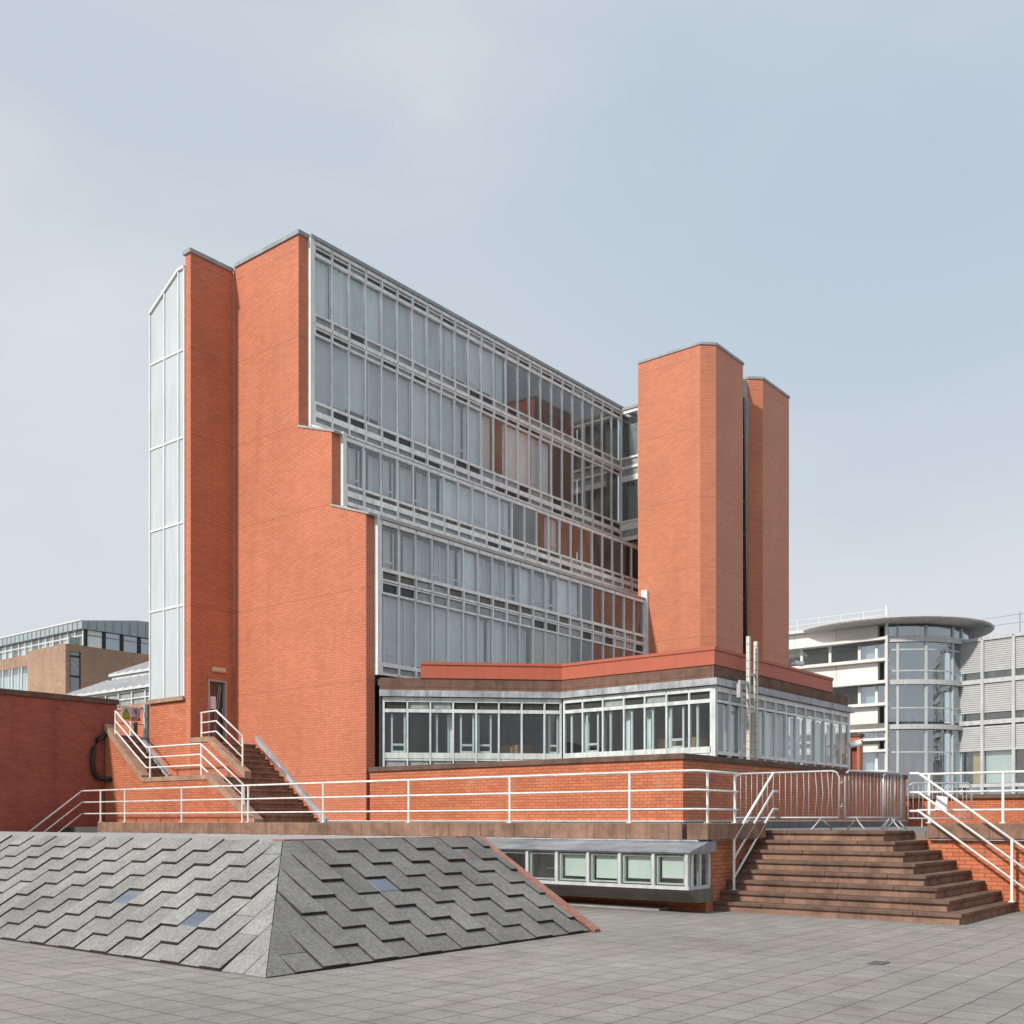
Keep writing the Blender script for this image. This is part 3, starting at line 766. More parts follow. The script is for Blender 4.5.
def cctv(label, p, d):
    t = thing('security_camera', label, 'security camera', p)
    v = Vector(d).normalized(); q = Vector(p)
    m = MB().tube([q + v * .02 + Vector((0, 0, .0)), q + v * .42 + Vector((0, 0, -.05))], .085, 10); m.build('body', 'white_paint', t, smooth=False)
    m = MB().tube([q + v * .05 + Vector((0, 0, .1)), q + v * .5 + Vector((0, 0, .045))], .03, 6); m.build('sunshade', 'white_paint', t)
    m = MB().tube([q + v * .421 + Vector((0, 0, -.05)), q + v * .43 + Vector((0, 0, -.05))], .06, 10); m.build('lens', 'sign_black', t)
    m = MB().tube([q, q - v * .1 + Vector((0, 0, -.02)), q - v * .1 + Vector((0, 0, -.32))], .035, 8); m.build('bracket', 'white_paint', t)
cctv('white security camera on the right-hand brick tower near the red parapet', (43.3, 19.28, 8.45), (.75, -.6, 0))
cctv('small white security camera at the far end of the podium glazing', (33.8, 13.15, 4.08), (.5, -.5, .25))

# ------------------------------------------------------------------ left stairs
SXL = 18.4
t = thing('entrance_stairs', 'brown stone stairs with brick sides climbing to the side door beside the end wall', 'stairs', (19.5, 26, TZ))
h_, g_ = .185, .23
Yst = 24.2
for i in range(14):
    y = Yst + g_ * i; z = TZ + h_ * (i + 1)
    xl = SXL + .30 if i < 8 else 19.56
    yb = 28.5
    MB().box(xl, X0 - .13, y, yb if i == 13 else y + g_ + .02, z - .06, z).box(xl, X0 - .13, y + .03, yb if i == 13 else y + g_ + .02, max(TZ, z - h_ * 2), z - .061).build('step', 'stone_step', t, bevel=.008)
zl = TZ + h_ * 8
MB().box(SXL + .30, 19.39, 26.06, 29.7, zl - .3, zl).build('landing', 'concrete', t)
for i in range(8):
    y = 29.68 + .235 * i; z = zl + h_ * (i + 1)
    MB().box(SXL + .30, 19.39, y, y + .26, z - .06, z).box(SXL + .30, 19.39, y + .03, y + .26, z - .36, z - .061).build('step', 'stone_step', t, bevel=.008)
# side wall of brick with sloping curb
ys = [(24.15, TZ), (24.15, TZ + .12), (26.2, zl - .10), (29.6, zl - .10), (31.75, zl + 1.62), (31.75, TZ)]
MB().extr([(SXL, y, z) for y, z in ys], (.29, 0, 0)).build('side_wall', 'brick_low', t)
cb = MB()
for (ya, za, yb, zb) in ((24.0, 1.47, 26.2, zl - .09), (26.201, zl - .09, 29.6, zl - .09), (29.601, zl - .09, 31.75, zl + 1.63)):
    hh = .22 if ya < 26 or ya > 29 else .14
    cb.extr([(SXL - .03, ya, za), (SXL - .03, yb, zb), (SXL - .03, yb, zb + hh), (SXL - .03, ya, za + hh)], (.32, 0, 0))
cb.build('curb', 'stone_curb', t, bevel=.01)
# upper curb between the two branches
cb = MB(); cb.extr([(19.36, 25.75, zl - .05), (19.36, 27.6, 4.06), (19.36, 28.5, 4.06), (19.36, 28.5, 4.22), (19.36, 27.55, 4.22), (19.36, 25.75, zl + .18)], (.24, 0, 0)); cb.build('curb', 'stone_curb', t, bevel=.01)
cb = MB(); cb.extr([(19.395, 25.85, zl), (19.395, 28.5, zl), (19.395, 28.5, 4.055), (19.395, 27.6, 4.055)], (.16, 0, 0)); cb.build('side_wall', 'brick_low', t)
cb = MB(); cb.extr([(X0 - .125, 23.95, 1.52), (X0 - .125, 27.25, 4.15), (X0 - .125, 27.25, 4.33), (X0 - .125, 23.95, 1.70)], (.12, 0, 0)); cb.build('flashing', 'lead', t)
cb = MB(); cb.extr([(19.275, 29.55, zl), (19.275, 31.0, zl + 1.18), (19.275, 31.0, zl + 1.36), (19.275, 29.55, zl + .18)], (.12, 0, 0)); cb.build('flashing', 'lead', t)

def rail_path(name, label, lines, posts):
    t = thing(name, label, 'railing', lines[0][0])
    for k, p in enumerate(lines): MB().tube(p, .027 if k == 0 else .024, 8).build('top_rail' if k == 0 else 'rail', 'white_paint', t, smooth=True)
    for (x, y, z0, z1) in posts: MB().tube([(x, y, z0), (x, y, z1)], .028, 8).build('post', 'white_paint', t)
xx = SXL + .12
rail_path('stair_railing', 'white zigzag railing along the landing and lower flight of the side stairs',
    [[(xx, 31.33, 5.17 - d), (xx, 29.55, 3.92 - d), (xx, 26.72, 3.91 - d), (xx, 24.66, 2.65 - d)] for d in (0, .315, .63)],
    [(xx, 31.33, 4.3, 5.17), (xx, 29.35, 2.98, 3.92), (xx, 26.68, 2.98, 3.92), (xx, 24.66, 1.85, 2.66)])
xx = 19.48
rail_path('stair_railing', 'short white railing at the top of the stairs in front of the dark door',
    [[(xx, 28.1, 4.98 - d), (xx, 27.3, 5.0 - d), (xx, 25.98, 4.14 - d)] for d in (0, .315, .63)],
    [(xx, 28.05, 4.2, 4.98), (xx, 26.0, 3.2, 4.16)])

# ------------------------------------------------------------------ left brick wall, drain pipe
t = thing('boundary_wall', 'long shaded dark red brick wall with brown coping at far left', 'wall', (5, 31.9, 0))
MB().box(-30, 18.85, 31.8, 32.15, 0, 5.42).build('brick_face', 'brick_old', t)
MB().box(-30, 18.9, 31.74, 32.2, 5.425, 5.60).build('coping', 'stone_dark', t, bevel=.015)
m = MB().tube([(18.62, 31.7, 4.42), (18.35, 31.68, 4.40), (18.1, 31.68, 4.25), (17.98, 31.68, 3.95), (17.93, 31.68, 3.5), (17.98, 31.68, 3.2), (18.1, 31.68, 3.02), (18.3, 31.6, 2.98), (18.32, 31.3, 2.98)], .075, 10)
tag(m.build('drain_pipe', 'black_plastic', smooth=True), 'black curved drain hose hanging on the dark brick wall beside the stairs', 'pipe')

# gate area at the top of the left flight
struct(MB().box(18.7, 24, 31.6, 60, 3.9, 4.40).build('upper_path', 'concrete'))
def sign(label, x0, x1, kind):
    y = 33.45
    t = thing('warning_sign', label, 'sign', ((x0 + x1) / 2, y, 5.1), None)
    z0, z1 = 5.12, 5.60
    o = MB().box(x0, x1, y, y + .01, z0, z1).build('board', 'sign_white', t)
    cx = (x0 + x1) / 2; e = y - .002
    if kind == 'y':
        tri = [(cx - .125, e, 5.30), (cx + .125, e, 5.30), (cx, e, 5.54)]
        MB().extr(tri, (0, .001, 0)).build('triangle', 'sign_yellow', o)
        b_ = MB()
        for i in range(3):
            a = Vector(tri[i]); c_ = Vector(tri[(i + 1) % 3]); b_.tube([a - Vector((0, .002, 0)), c_ - Vector((0, .002, 0))], .008, 5)
        b_.box(cx - .012, cx + .012, e - .004, e - .002, 5.37, 5.46); b_.box(cx - .012, cx + .012, e - .004, e - .002, 5.325, 5.35)
        b_.build('symbol', 'sign_black', o)
        MB().box(x0 + .01, x1 - .01, e, e + .001, 5.13, 5.27).build('text_panel', 'sign_yellow', o)
        tx = MB()
        for r_ in (5.225, 5.175): tx.box(x0 + .05, x1 - .05, e - .003, e - .001, r_, r_ + .014)
        tx.build('text_line', 'sign_black', o)
    else:
        ring = MB(); n_ = 24; rr = .13; cz = 5.42
        ring.tube([(cx + rr * math.cos(2 * math.pi * i / n_), e - .003, cz + rr * math.sin(2 * math.pi * i / n_)) for i in range(n_ + 1)], .014, 6)
        ring.tube([(cx - rr * .7, e - .004, cz + rr * .7), (cx + rr * .7, e - .004, cz - rr * .7)], .012, 6)
        ring.build('prohibition_ring', 'sign_red', o)
        s_ = MB(); s_.prism([(cx - .035, e - .001), (cx + .04, e - .001), (cx + .04, e), (cx - .035, e)], 5.37, 5.46); s_.tube([(cx, e, 5.475), (cx, e - .004, 5.475)], .025, 10); s_.build('symbol', 'sign_black', o)
        MB().box(x0 + .01, x1 - .01, e, e + .001, 5.13, 5.25).build('text_panel', 'sign_red', o)
        tx = MB()
        for r_ in (5.205, 5.16): tx.box(x0 + .06, x1 - .06, e - .003, e - .001, r_, r_ + .014)
        tx.build('text_line', 'sign_white', o)
sign('yellow warning triangle sign, left of two signs above the side stairs', 20.0, 20.36, 'y')
sign('red no-entry circle sign, right of two signs above the side stairs', 20.37, 20.73, 'r')
t = thing('site_gate', 'grey metal gate posts and mesh holding the two signs above the side stairs', 'gate', (20.5, 33.5, 4.4))
for x, mt, r_ in ((20.42, 'white_frame', .055), (20.60, 'stone_dark', .07), (20.98, 'galv', .08), (21.08, 'alu_dark', .05)):
    MB().tube([(x, 33.55, 4.4), (x, 33.55, 5.1 if r_ in (.055, .07) else 5.75)], r_, 8).build('post', mt, t)
m = MB(); m.box(19.6, 21.0, 33.54, 33.56, 5.55, 5.6); m.box(19.6, 21.0, 33.54, 33.56, 5.0, 5.04); m.build('bar', 'galv', t)
t = thing('brick_wall', 'weathered pale brick wall behind the warning signs at the top of the stairs', 'wall', (22.9, 40, 4.4))
MB().box(22.6, 22.9, 33.0, 52, 4.0, 5.95).build('brick_face', 'brick_low', t)
MB().box(22.55, 22.95, 33.0, 52, 5.955, 6.12).build('coping', 'stone_curb', t)

# sloping zinc roof behind
t = thing('roof_lantern', 'low zinc-roofed glasshouse with white window strip behind the dark brick wall', 'glasshouse', (24, 40, 4.4))
rf = MB()
rf.extr([(22.9, 33, 6.78), (25.2, 33, 7.72), (25.2, 33, 7.80), (22.9, 33, 6.86)], (0, 10.2, 0))
rf.extr([(25.2, 33, 7.98), (27.6, 33, 8.95), (27.6, 33, 9.03), (25.2, 33, 8.06)], (0, 10.2, 0))
ro = rf.build('roof', 'zinc_roof', t)
rb = MB(); y = 33.2
while y < 43.2:
    rb.extr([(22.9, y, 6.865), (25.19, y, 7.805), (25.19, y, 7.85), (22.9, y, 6.91)], (0, .04, 0)); rb.extr([(25.2, y, 8.065), (27.6, y, 9.035), (27.6, y, 9.08), (25.2, y, 8.11)], (0, .04, 0)); y += .62
rb.build('roof_rib', 'alu_pale', ro)
gl = MB(); fr = frame_at((23.05, 33), (0, 1), (-1, 0)); s = 0
while s < 10: lbox(gl, fr, s, s + .07, -.03, .03, 6.1, 6.78); s += .95
for z in (6.12, 6.42, 6.7): lbox(gl, fr, 0, 10.2, -.02, .02, z, z + .05)
gl = gl.build('window_frame', 'white_frame', t)
m = MB(); lquad(m, fr, 0, 10.2, -.04, 6.1, 6.78); m.build('pane', 'vent_grey', gl)
MB().box(23.2, 29, 33, 43.1, 4.4, 6.70).build('wall', 'brick_low', t)
MB().box(25.3, 29, 33, 43.1, 6.75, 7.95).build('clerestory', 'white_frame', t)

# ------------------------------------------------------------------ plaza-level bay window below the coping
t = thing('bay_window', 'long low bay window with lead roof and pale blinds below the brown coping', 'window', (16.6, 12, 0))
bx = 16.22; ya, yb = 9.14, 17.2
fr = frame_at((bx, yb), (0, -1), (-1, 0)); Lb = yb - ya
f = MB()
ms = [Lb - .02 - .0] ; ms = [17.2 - y for y in (17.1, 16.3, 15.55, 14.82, 14.1, 13.4, 12.7, 11.99, 11.27, 10.57, 9.86, 9.19)]
for s in ms: lbox(f, fr, s - .028, s + .028, -.06, .02, .50, 1.06)
lbox(f, fr, 0, Lb, -.08, .03, .44, .50); lbox(f, fr, 0, Lb, -.07, .02, 1.061, 1.09)
f.box(bx + .1, 16.98, ya + .01, ya + .06, .44, .50); f.box(bx + .1, 16.98, ya + .01, ya + .06, 1.061, 1.09)
for x in (bx + .12, bx + .40, 16.95): f.box(x - .03, x + .03, ya, ya + .07, .501, 1.06)
f = f.build('frame', 'bay_frame', t)
for i, (q, p) in enumerate(zip(ms[:-1], ms[1:])):
    m = MB(); lquad(m, fr, q + .03, p - .03, -.01, .5, 1.06); m.build('pane', 'glass_bay', f)
    sf = MB(); lbox(sf, fr, q + .05, q + .08, -.09, -.03, .52, 1.05); lbox(sf, fr, p - .08, p - .05, -.09, -.03, .52, 1.05); lbox(sf, fr, q + .081, p - .081, -.09, -.03, .52, .55); lbox(sf, fr, q + .081, p - .081, -.09, -.03, 1.01, 1.04); sf.build('sash', 'bay_frame', f)
    if i >= 7:
        zb_ = (.60, .585, .605, .63)[i - 7] if i < 11 else .6
        m = MB(); lquad(m, fr, q + .1, p - .1, -.13, zb_, 1.0); m.build('blind', 'blind_green', f)
    elif i == 6:
        m = MB(); lbox(m, fr, q + .1, p - .1, -.5, -.46, .7, .73); m.box(bx + .3, bx + .32, 12.1, 12.15, .5, 1.0); m.build('shelf', 'white_frame', f)
m = MB().add([(bx + .15, ya + .03, .5), (16.95, ya + .03, .5), (16.95, ya + .03, 1.06), (bx + .15, ya + .03, 1.06)], [(0, 1, 2, 3)]); m.build('pane', 'glass_bay', f)
MB().extr([(16.15, yb, 1.092), (16.15, yb, 1.11), (16.8, yb, 1.272), (17.09, yb, 1.272), (17.09, yb, 1.092)], (0, -(Lb + .06), 0)).build('roof', 'lead_roof', t)
MB().extr([(16.22, yb, .438), (17.09, yb, .438), (17.09, yb, .2), (16.5, yb, .2), (16.24, yb, .40)], (0, -Lb, 0)).build('sill_box', 'sill_olive', t)
MB().box(17.0, 17.09, ya + .1, yb, .5, 1.05).build('interior', 'interior_dark', t)
m = MB().box(16.72, 17.09, 10.05, 13.8, .0, .055)
tag(m.build('concrete_channel', 'concrete', bevel=.01), 'pale concrete drainage channel on the ground under the low bay window', 'drain channel')
m = MB().box(12.05, 12.32, 4.3, 4.48, .003, .009); tag(m.build('drain_cover', 'drain_iron'), 'small dark iron drain cover set in the grey plaza paving', 'drain cover')

# ------------------------------------------------------------------ sloped slab-clad skylight mound
t = thing('paved_mound', 'low sloping mound clad in staggered rough grey slabs with a red brick edge', 'roof mound', (10, 14, 0))
ax, ay, az = 9.0, 11.15, 1.375
cX, cY = 7.0, 8.95
eX = 12.9; eY = 34.0
body = MB()
body.add([(cX + .06, cY + .06, -.02), (eX, cY + .06, -.02), (eX, ay, az - .06), (ax, ay, az - .06), (cX + .06, eY, -.02), (ax, eY, az - .06), (eX, eY, az - .06), (eX, eY, -.02), (eX, ay, -.02)],
         [(0, 1, 2, 3), (0, 3, 5, 4), (3, 2, 6, 5), (1, 8, 7, 6, 2)])
body.build('base', 'granite_joint', t)
MB().box(ax + .02, eX - .24, ay + .3, eY, az - .055, az + .0).build('top_slab', 'concrete', t)
MB().box(ax + .05, eX, ay + .03, ay + .28, az - .05, az + .02).build('brick_edge', 'rust_brick', t)
e = MB(); e.hexa([(eX, cY - .1, 0), (eX + .15, cY - .1, 0), (eX + .15, ay, az - .1), (eX, ay, az - .1), (eX, cY - .1, .045), (eX + .15, cY - .1, .045), (eX + .15, ay, az + .02), (eX, ay, az + .02)])
e.hexa([(eX + .02, cY, -.02), (eX + .13, cY, -.02), (eX + .13, ay + .001, -.02), (eX + .02, ay + .001, -.02), (eX + .02, cY, 0.0), (eX + .13, cY, 0.0), (eX + .13, ay + .001, az - .11), (eX + .02, ay + .001, az - .11)])
e.box(eX, eX + .15, ay + .002, eY, 0, az - .09)
e.build('brick_edge', 'brick_edging', t)

def slab_face(origin, du, dv, length, slope_len, hip_run, flip, name, tiles, off0):
    """origin on the hip foot; du runs along the foot away from the hip, dv up the slope.
    hip_run: how far the hip leans along du per full slope_len."""
    O = Vector(origin); U = Vector(du).normalized(); V = Vector(dv).normalized(); Nn = U.cross(V)
    if Nn.z < 0: Nn = -Nn
    W = .383; Hh = slope_len / 8.0
    mb = MB()
    def P3(u, v, h): return tuple(O + U * u + V * v + Nn * h)
    gap = .004; tilt = .036
    ncol = int(length / W) + 1
    def hipu(v): return hip_run * v / slope_len
    for i in range(ncol):
        u0 = i * W + off0; u1 = min(u0 + W, length)
        if u1 - u0 < .06: continue
        start = -Hh * (i % 2)
        v0 = start
        while v0 < slope_len - .01:
            v1 = v0 + 2 * Hh
            a, b_ = max(v0, 0), min(v1, slope_len)
            fl = u0 < hipu(a + Hh) + .12      # flat cut slabs along the hip
            skip = any(abs((u0 + u1) / 2 - tu) < W * .5 and a - .01 <= tv <= b_ + .01 for tu, tv in [])
            def h(v): return (.010 if fl else .012 + tilt * (1 - (v - v0) / (2 * Hh)))
            # polygon clipped against the hip line u = hipu(v)
            poly = [(u0 + gap, a + gap), (u1 - gap, a + gap), (u1 - gap, b_ - gap), (u0 + gap, b_ - gap)]
            out = []
            for k in range(4):
                p, q = poly[k], poly[(k + 1) % 4]
                fp, fq = p[0] - hipu(p[1]) - .004, q[0] - hipu(q[1]) - .004
                if fp >= 0: out.append(p)
                if (fp >= 0) != (fq >= 0):
                    r_ = fp / (fp - fq); out.append((p[0] + (q[0] - p[0]) * r_, p[1] + (q[1] - p[1]) * r_))
            if len(out) >= 3:
                jit = random.uniform(-.004, .006)
                # split visible lower half for a glass tile
                gl_ = [tt for tt in tiles if out and u0 <= tt[0] <= u1 and a <= tt[1] <= b_]
                top = [P3(u, v, h(v) + jit) for u, v in out]; bot = [P3(u, v, -.02) for u, v in out]
                n = len(out)
                fs = [tuple(range(n)), tuple(range(2 * n - 1, n - 1, -1))] + [(k, (k + 1) % n, n + (k + 1) % n, n + k) for k in range(n)]
                mb.add(top + bot, fs[:2]); mb.add(top + bot, fs[2:], 0 if fl else 1)
                for tt in gl_:
                    va, vb = a + (b_ - a) * .52, b_ - .02
                    gm = MB(); gm.add([P3(u0 + .02, va, h(va) + .012), P3(u1 - .02, va, h(va) + .012), P3(u1 - .02, vb, h(vb) + .012), P3(u0 + .02, vb, h(vb) + .012)], [(0, 1, 2, 3)])
                    gm.build('glass_tile', 'glass_tile', t)
                    gm = MB(); gm.add([P3(u0 + .02, va, h(va) + .006), P3(u1 - .02, va, h(va) + .006), P3(u1 - .02, vb, h(vb) + .006), P3(u0 + .02, vb, h(vb) + .006)], [(0, 1, 2, 3)])
                    gm.build('tile_backing', 'blind_grey', t)
            v0 = v1
    return mb.build(name, ['granite_slab_shaded' if flip else 'granite_slab', 'granite_edge'], t)
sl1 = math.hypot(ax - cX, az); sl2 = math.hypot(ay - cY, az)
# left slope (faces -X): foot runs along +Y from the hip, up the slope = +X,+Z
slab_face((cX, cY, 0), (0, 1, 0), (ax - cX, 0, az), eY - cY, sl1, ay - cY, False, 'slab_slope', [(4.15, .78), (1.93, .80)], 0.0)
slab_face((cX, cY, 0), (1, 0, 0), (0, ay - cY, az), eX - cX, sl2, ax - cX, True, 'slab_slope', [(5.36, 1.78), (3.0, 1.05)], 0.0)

# ------------------------------------------------------------------ right background: curved office building
ph = R(38.9); CA, SA = math.cos(ph), math.sin(ph)
def W2(Rr, D): return (CA * D + SA * Rr, SA * D - CA * Rr)
O = thing('office_building', 'pale modern office building with glass drum, overhanging round roof and louvred wing', 'building', (80, 28, TZ))
cx, cy = W2(29.95, 84.0)
def ringpts(r, a0, a1, n): return [(cx + r * math.cos(a0 + (a1 - a0) * i / n), cy + r * math.sin(a0 + (a1 - a0) * i / n)) for i in range(n + 1)]
dm = MB()
n = 48
prof = [(6.9, 16.18), (7.48, 16.27), (7.58, 16.38), (7.48, 16.48), (7.0, 16.55)]
vs = []; fs = []
for (r, z) in prof: vs += [(cx + r * math.cos(2 * math.pi * i / n), cy + r * math.sin(2 * math.pi * i / n), z) for i in range(n)]
for k in range(len(prof) - 1):
    for i in range(n): fs.append((k * n + i, k * n + (i + 1) % n, (k + 1) * n + (i + 1) % n, (k + 1) * n + i))
fs.append(tuple(range(n - 1, -1, -1))); fs.append(tuple(range((len(prof) - 1) * n, len(prof) * n)))
dm.add(vs, fs); dm.build('roof_disc', 'roof_grey', O, smooth=False)
view = math.atan2(-cy, -cx)       # direction towards the viewer
def ang(deg): return view + R(deg)  # positive deg = to the photo's right
rd = 5.8
def dpt(deg, r=rd): a = ang(deg); return (cx + r * math.cos(a), cy + r * math.sin(a))
mdeg = [-3, 5.2, 25.5, 49, 60, 82, 106]
rows = [(15.3, 16.05), (14.3, 14.8), (12.75, 14.25), (12.08, 12.7), (10.0, 11.68), (8.95, 9.95), (6.75, 8.35), (3.6, 6.68)]
bands = [(14.84, 15.26, .12), (11.7, 12.05, .12), (8.4, 8.75, .12), (3.1, 3.55, .05)]
def arcseg(mb, d0, d1, r0, r1, z0, z1, k=6):
    for i in range(k):
        a = d0 + (d1 - d0) * i / k; b_ = d0 + (d1 - d0) * (i + 1) / k
        p = [dpt(a, r0), dpt(b_, r0), dpt(b_, r1), dpt(a, r1)]
        mb.hexa([q + (z0,) for q in p] + [q + (z1,) for q in p])
fm = MB()
for dg in mdeg:
    p = dpt(dg, rd + .04); fr = frame_at(p, (-math.sin(ang(dg)), math.cos(ang(dg))), (math.cos(ang(dg)), math.sin(ang(dg))))
    lbox(fm, fr, -.08, .08, -.12, .06, 1.5, 16.05)
for z in (14.28, 12.72, 9.97, 6.71): arcseg(fm, -3, 106, rd - .02, rd + .05, z - .05, z + .05, 24)
fm = fm.build('drum_frame', 'fin_grey', O)
bm_ = MB()
for (a, b_, e_) in bands: arcseg(bm_, -3, 106, rd - .05, rd + .1 + e_, a, b_, 30)
bm_.build('floor_band', 'fin_grey', O)
for d0, d1 in zip(mdeg[:-1], mdeg[1:]):
    for (a, b_) in rows:
        m = MB(); k = 4
        for i in range(k):
            p, q = dpt(d0 + (d1 - d0) * i / k), dpt(d0 + (d1 - d0) * (i + 1) / k)
            m.add([p + (a,), q + (a,), q + (b_,), p + (b_,)], [(0, 1, 2, 3)])
        m.build('pane', 'glass_blue', fm)
m = MB(); m.prism([dpt(-70 + 4 * i, 4.0) for i in range(46)], 1.5, 16.0); m.build('interior', 'interior', O)
m = MB()
for (z0, z1) in ((8.5, 8.9), (11.75, 12.1), (14.85, 15.2)): m.prism([dpt(-66 + 4 * i, 5.6) for i in range(44)], z0, z1)
m.build('floor_slab', 'interior', O)
m = MB()
for dg in (0, 40): 
    p = dpt(dg, 3.59); 
    arcseg(m, dg - 8, dg + 26, 4.02, 4.1, 3.4, 8.2, 6)
m.build('inner_wall', 'rust_brick', O)
# white wing facing -X, receding to the left
WX, WY0 = 79.0, 27.6
frw = frame_at((WX, WY0), (0, 1), (-1, 0)); WL = 26.0
wp = MB()
for (a, b_) in ((15.3, 16.2), (12.1, 13.45), (8.5, 10.15), (6.98, 7.35)):
    s = .85
    for sl in (3.2, 3.4, 4.4, 4.4, 4.4, 4.4):
        lbox(wp, frw, s, s + sl - .03, -.2, .25, a, b_); s += sl
wp.build('wall_panel', 'render_white', O)
fn = MB()
for (a, b_, e_) in ((16.25, 16.45, .5), (15.05, 15.25, .55), (13.48, 13.7, .45), (11.82, 12.04, .55), (10.18, 10.4, .45), (8.3, 8.48, .5), (7.6, 7.78, .5), (6.75, 6.93, .5), (5.2, 5.4, .4)):
    lbox(fn, frw, .0, WL, -.2, .25 + e_, a, b_)
fn.build('fin', 'fin_white', O)
for k, (a, b_) in enumerate(((13.7, 15.05), (10.4, 11.82), (5.4, 6.75), (7.78, 8.3))):
    sm = [.1, 1.0, 2.3, 4.6, 6.9, 9.2, 11.5, 13.8, 16.1, 18.4, 20.7, 23.0, 25.3]
    for q, p in zip(sm[:-1], sm[1:]):
        w = MB(); lquad(w, frw, q + .1, p - .1, .05, a, b_); w = w.build('window', 'glass_blue' if q < 2 else 'glass_low', O)
        m = MB(); lbox(m, frw, p - .1, p + .1, -.05, .12, a, b_); m.build('frame', 'fin_white', w)
m = MB()
for (a, b_) in ((13.7, 15.05), (10.4, 11.82), (5.4, 6.75)):
    lbox(m, frw, 1.95, 2.25, -.05, -.02, a, b_)
m.build('curtain', 'blue_curtain', O)
m = MB(); lbox(m, frw, 2.4, WL, -2.4, -2.3, 1.5, 16.2); m.build('interior', 'interior', O)
m = MB(); lbox(m, frw, .9, 2.3, -.3, -.25, 5.3, 15.1); m.build('blind', 'blind_green', O)
m = MB(); lbox(m, frw, 0, WL, -8, -2.41, 1.4, 16.2); m.build('rear_block', 'render_white', O)
m = MB(); m.tube([L(frw, 0, .75, 1.5), L(frw, 0, .75, 17.5)], .1, 8); m.build('post', 'fin_white', O)
rl = MB()
for z in (16.9, 17.3): rl.tube([L(frw, 0, .4, z), L(frw, WL, .4, z)], .03, 5)
for i in range(9): rl.tube([L(frw, .1 + i * 1.75, .4, 16.45), L(frw, .1 + i * 1.75, .4, 17.35)], .04, 5)
rl.build('roof_railing', 'fin_white', O)
# louvred wing on the right
p0 = W2(33.3, 80.0); p1 = W2(33.3 + .66 * 30, 80.0 - .75 * 30)
dv = (p1[0] - p0[0], p1[1] - p0[1]); nv = (-abs(dv[1]) if False else dv[1], -dv[0])
if nv[0] * -p0[0] + nv[1] * -p0[1] < 0: nv = (-nv[0], -nv[1])
frl = frame_at(p0, dv, nv); MW = 2.28
nb = 13
for i in range(nb):
    s0, s1 = i * MW + .12, (i + 1) * MW - .12
    for (a, b_) in ((12.62, 14.9), (9.6, 11.7), (6.9, 8.65)):
        m = MB(); z = a
        while z < b_ - .05:
            m.add([L(frl, s0, .10, z), L(frl, s1, .10, z), L(frl, s1, .055, z + .152), L(frl, s0, .055, z + .152)], [(0, 1, 2, 3)])
            m.add([L(frl, s0, .10, z), L(frl, s1, .10, z), L(frl, s1, .05, z - .004), L(frl, s0, .05, z - .004)], [(0, 1, 2, 3)])
            z += .155
        m.build('louvre', 'louvre_grey', O)
    for (a, b_) in ((12.12, 12.6), (9.1, 9.55), (4.4, 6.8)):
        w = MB(); lquad(w, frl, s0, s1, .02, a, b_); w.build('window', 'glass_side', O)
    bmat = ['yellow_wall', 'blind_green', None, 'blind_grey'][i % 4]
    if bmat:
        m = MB(); lquad(m, frl, s0 + (1.3 if bmat == 'yellow_wall' else 0), s1, -.25, 4.4, 6.75); m.build('blind', bmat, O)
m = MB()
for i in range(nb + 1): lbox(m, frl, i * MW - .11, i * MW + .11, -.1, .22, 1.45, 15.0)
m.build('mullion', 'fin_grey', O)
m = MB()
for (a, b_) in ((14.92, 15.15), (11.76, 12.08), (8.72, 9.05), (4.1, 4.36), (6.78, 6.88)): 
    for i in range(nb): lbox(m, frl, i * MW + .111, (i + 1) * MW - .111, -.08, .2, a, b_)
m.build('band', 'fin_grey', O)
m = MB(); lbox(m, frl, 0, nb * MW, -.5, -.4, 1.45, 4.1); lbox(m, frl, .3, nb * MW, -2.0, -1.9, 4.1, 14.9); m.build('interior', 'interior', O)
m = MB(); lbox(m, frl, .2, nb * MW, -9, -2.01, 1.45, 14.95); m.build('rear_block', 'roof_grey', O)
m = MB(); lbox(m, frl, 0, nb * MW, -.05, -.02, 2.9, 4.08); m.build('low_glazing', 'glass_blue', O)
rl = MB()
for z in (16.2, 16.8): rl.tube([L(frl, .0, -1.5, z), L(frl, nb * MW, -1.5, z)], .02, 5)
for i in range(8): rl.tube([L(frl, .8 + i * 3.5, -1.5, 15), L(frl, .8 + i * 3.5, -1.5, 17.0)], .035, 5)
rl.build('roof_railing', 'alu_dark', O)

# things between
t = thing('brick_wall', 'low orange brick wall with grey coping in front of the louvred office wing', 'wall', (37, 8, TZ))
MB().box(37, 37.3, -30, 12.6, TZ, 2.38).build('brick_face', 'brick_low', t)
MB().box(36.9, 37.4, -30, 12.65, 2.385, 2.52).build('coping', 'stone_dark', t)
t = thing('entrance_porch', 'small orange brick porch with dark opening beyond the podium glazing', 'porch', (46, 18, TZ))
a_, b_, c_, d_ = 46, 46.4, 17.42, 18.2
MB().box(a_, b_, c_, c_ + .12, TZ, 5.35).box(a_, b_, c_ + .5, d_ + 1.5, TZ, 5.35).box(a_ + .001, b_ - .001, c_ + .121, c_ + .499, 4.95, 5.35).build('brick_face', 'brick_main', t)
MB().box(a_ + .3, a_ + .38, c_ + .121, c_ + .499, TZ, 4.949).build('recess', 'rust_brick', t)
MB().box(a_ - .05, b_ + .05, c_ - .05, d_ + 1.55, 5.355, 5.48).build('coping', 'stone_dark', t)
t = thing('waste_bin', 'dark teal bin partly hidden at the end of the dark brick wall', 'bin', (33.3, 10.7, TZ))
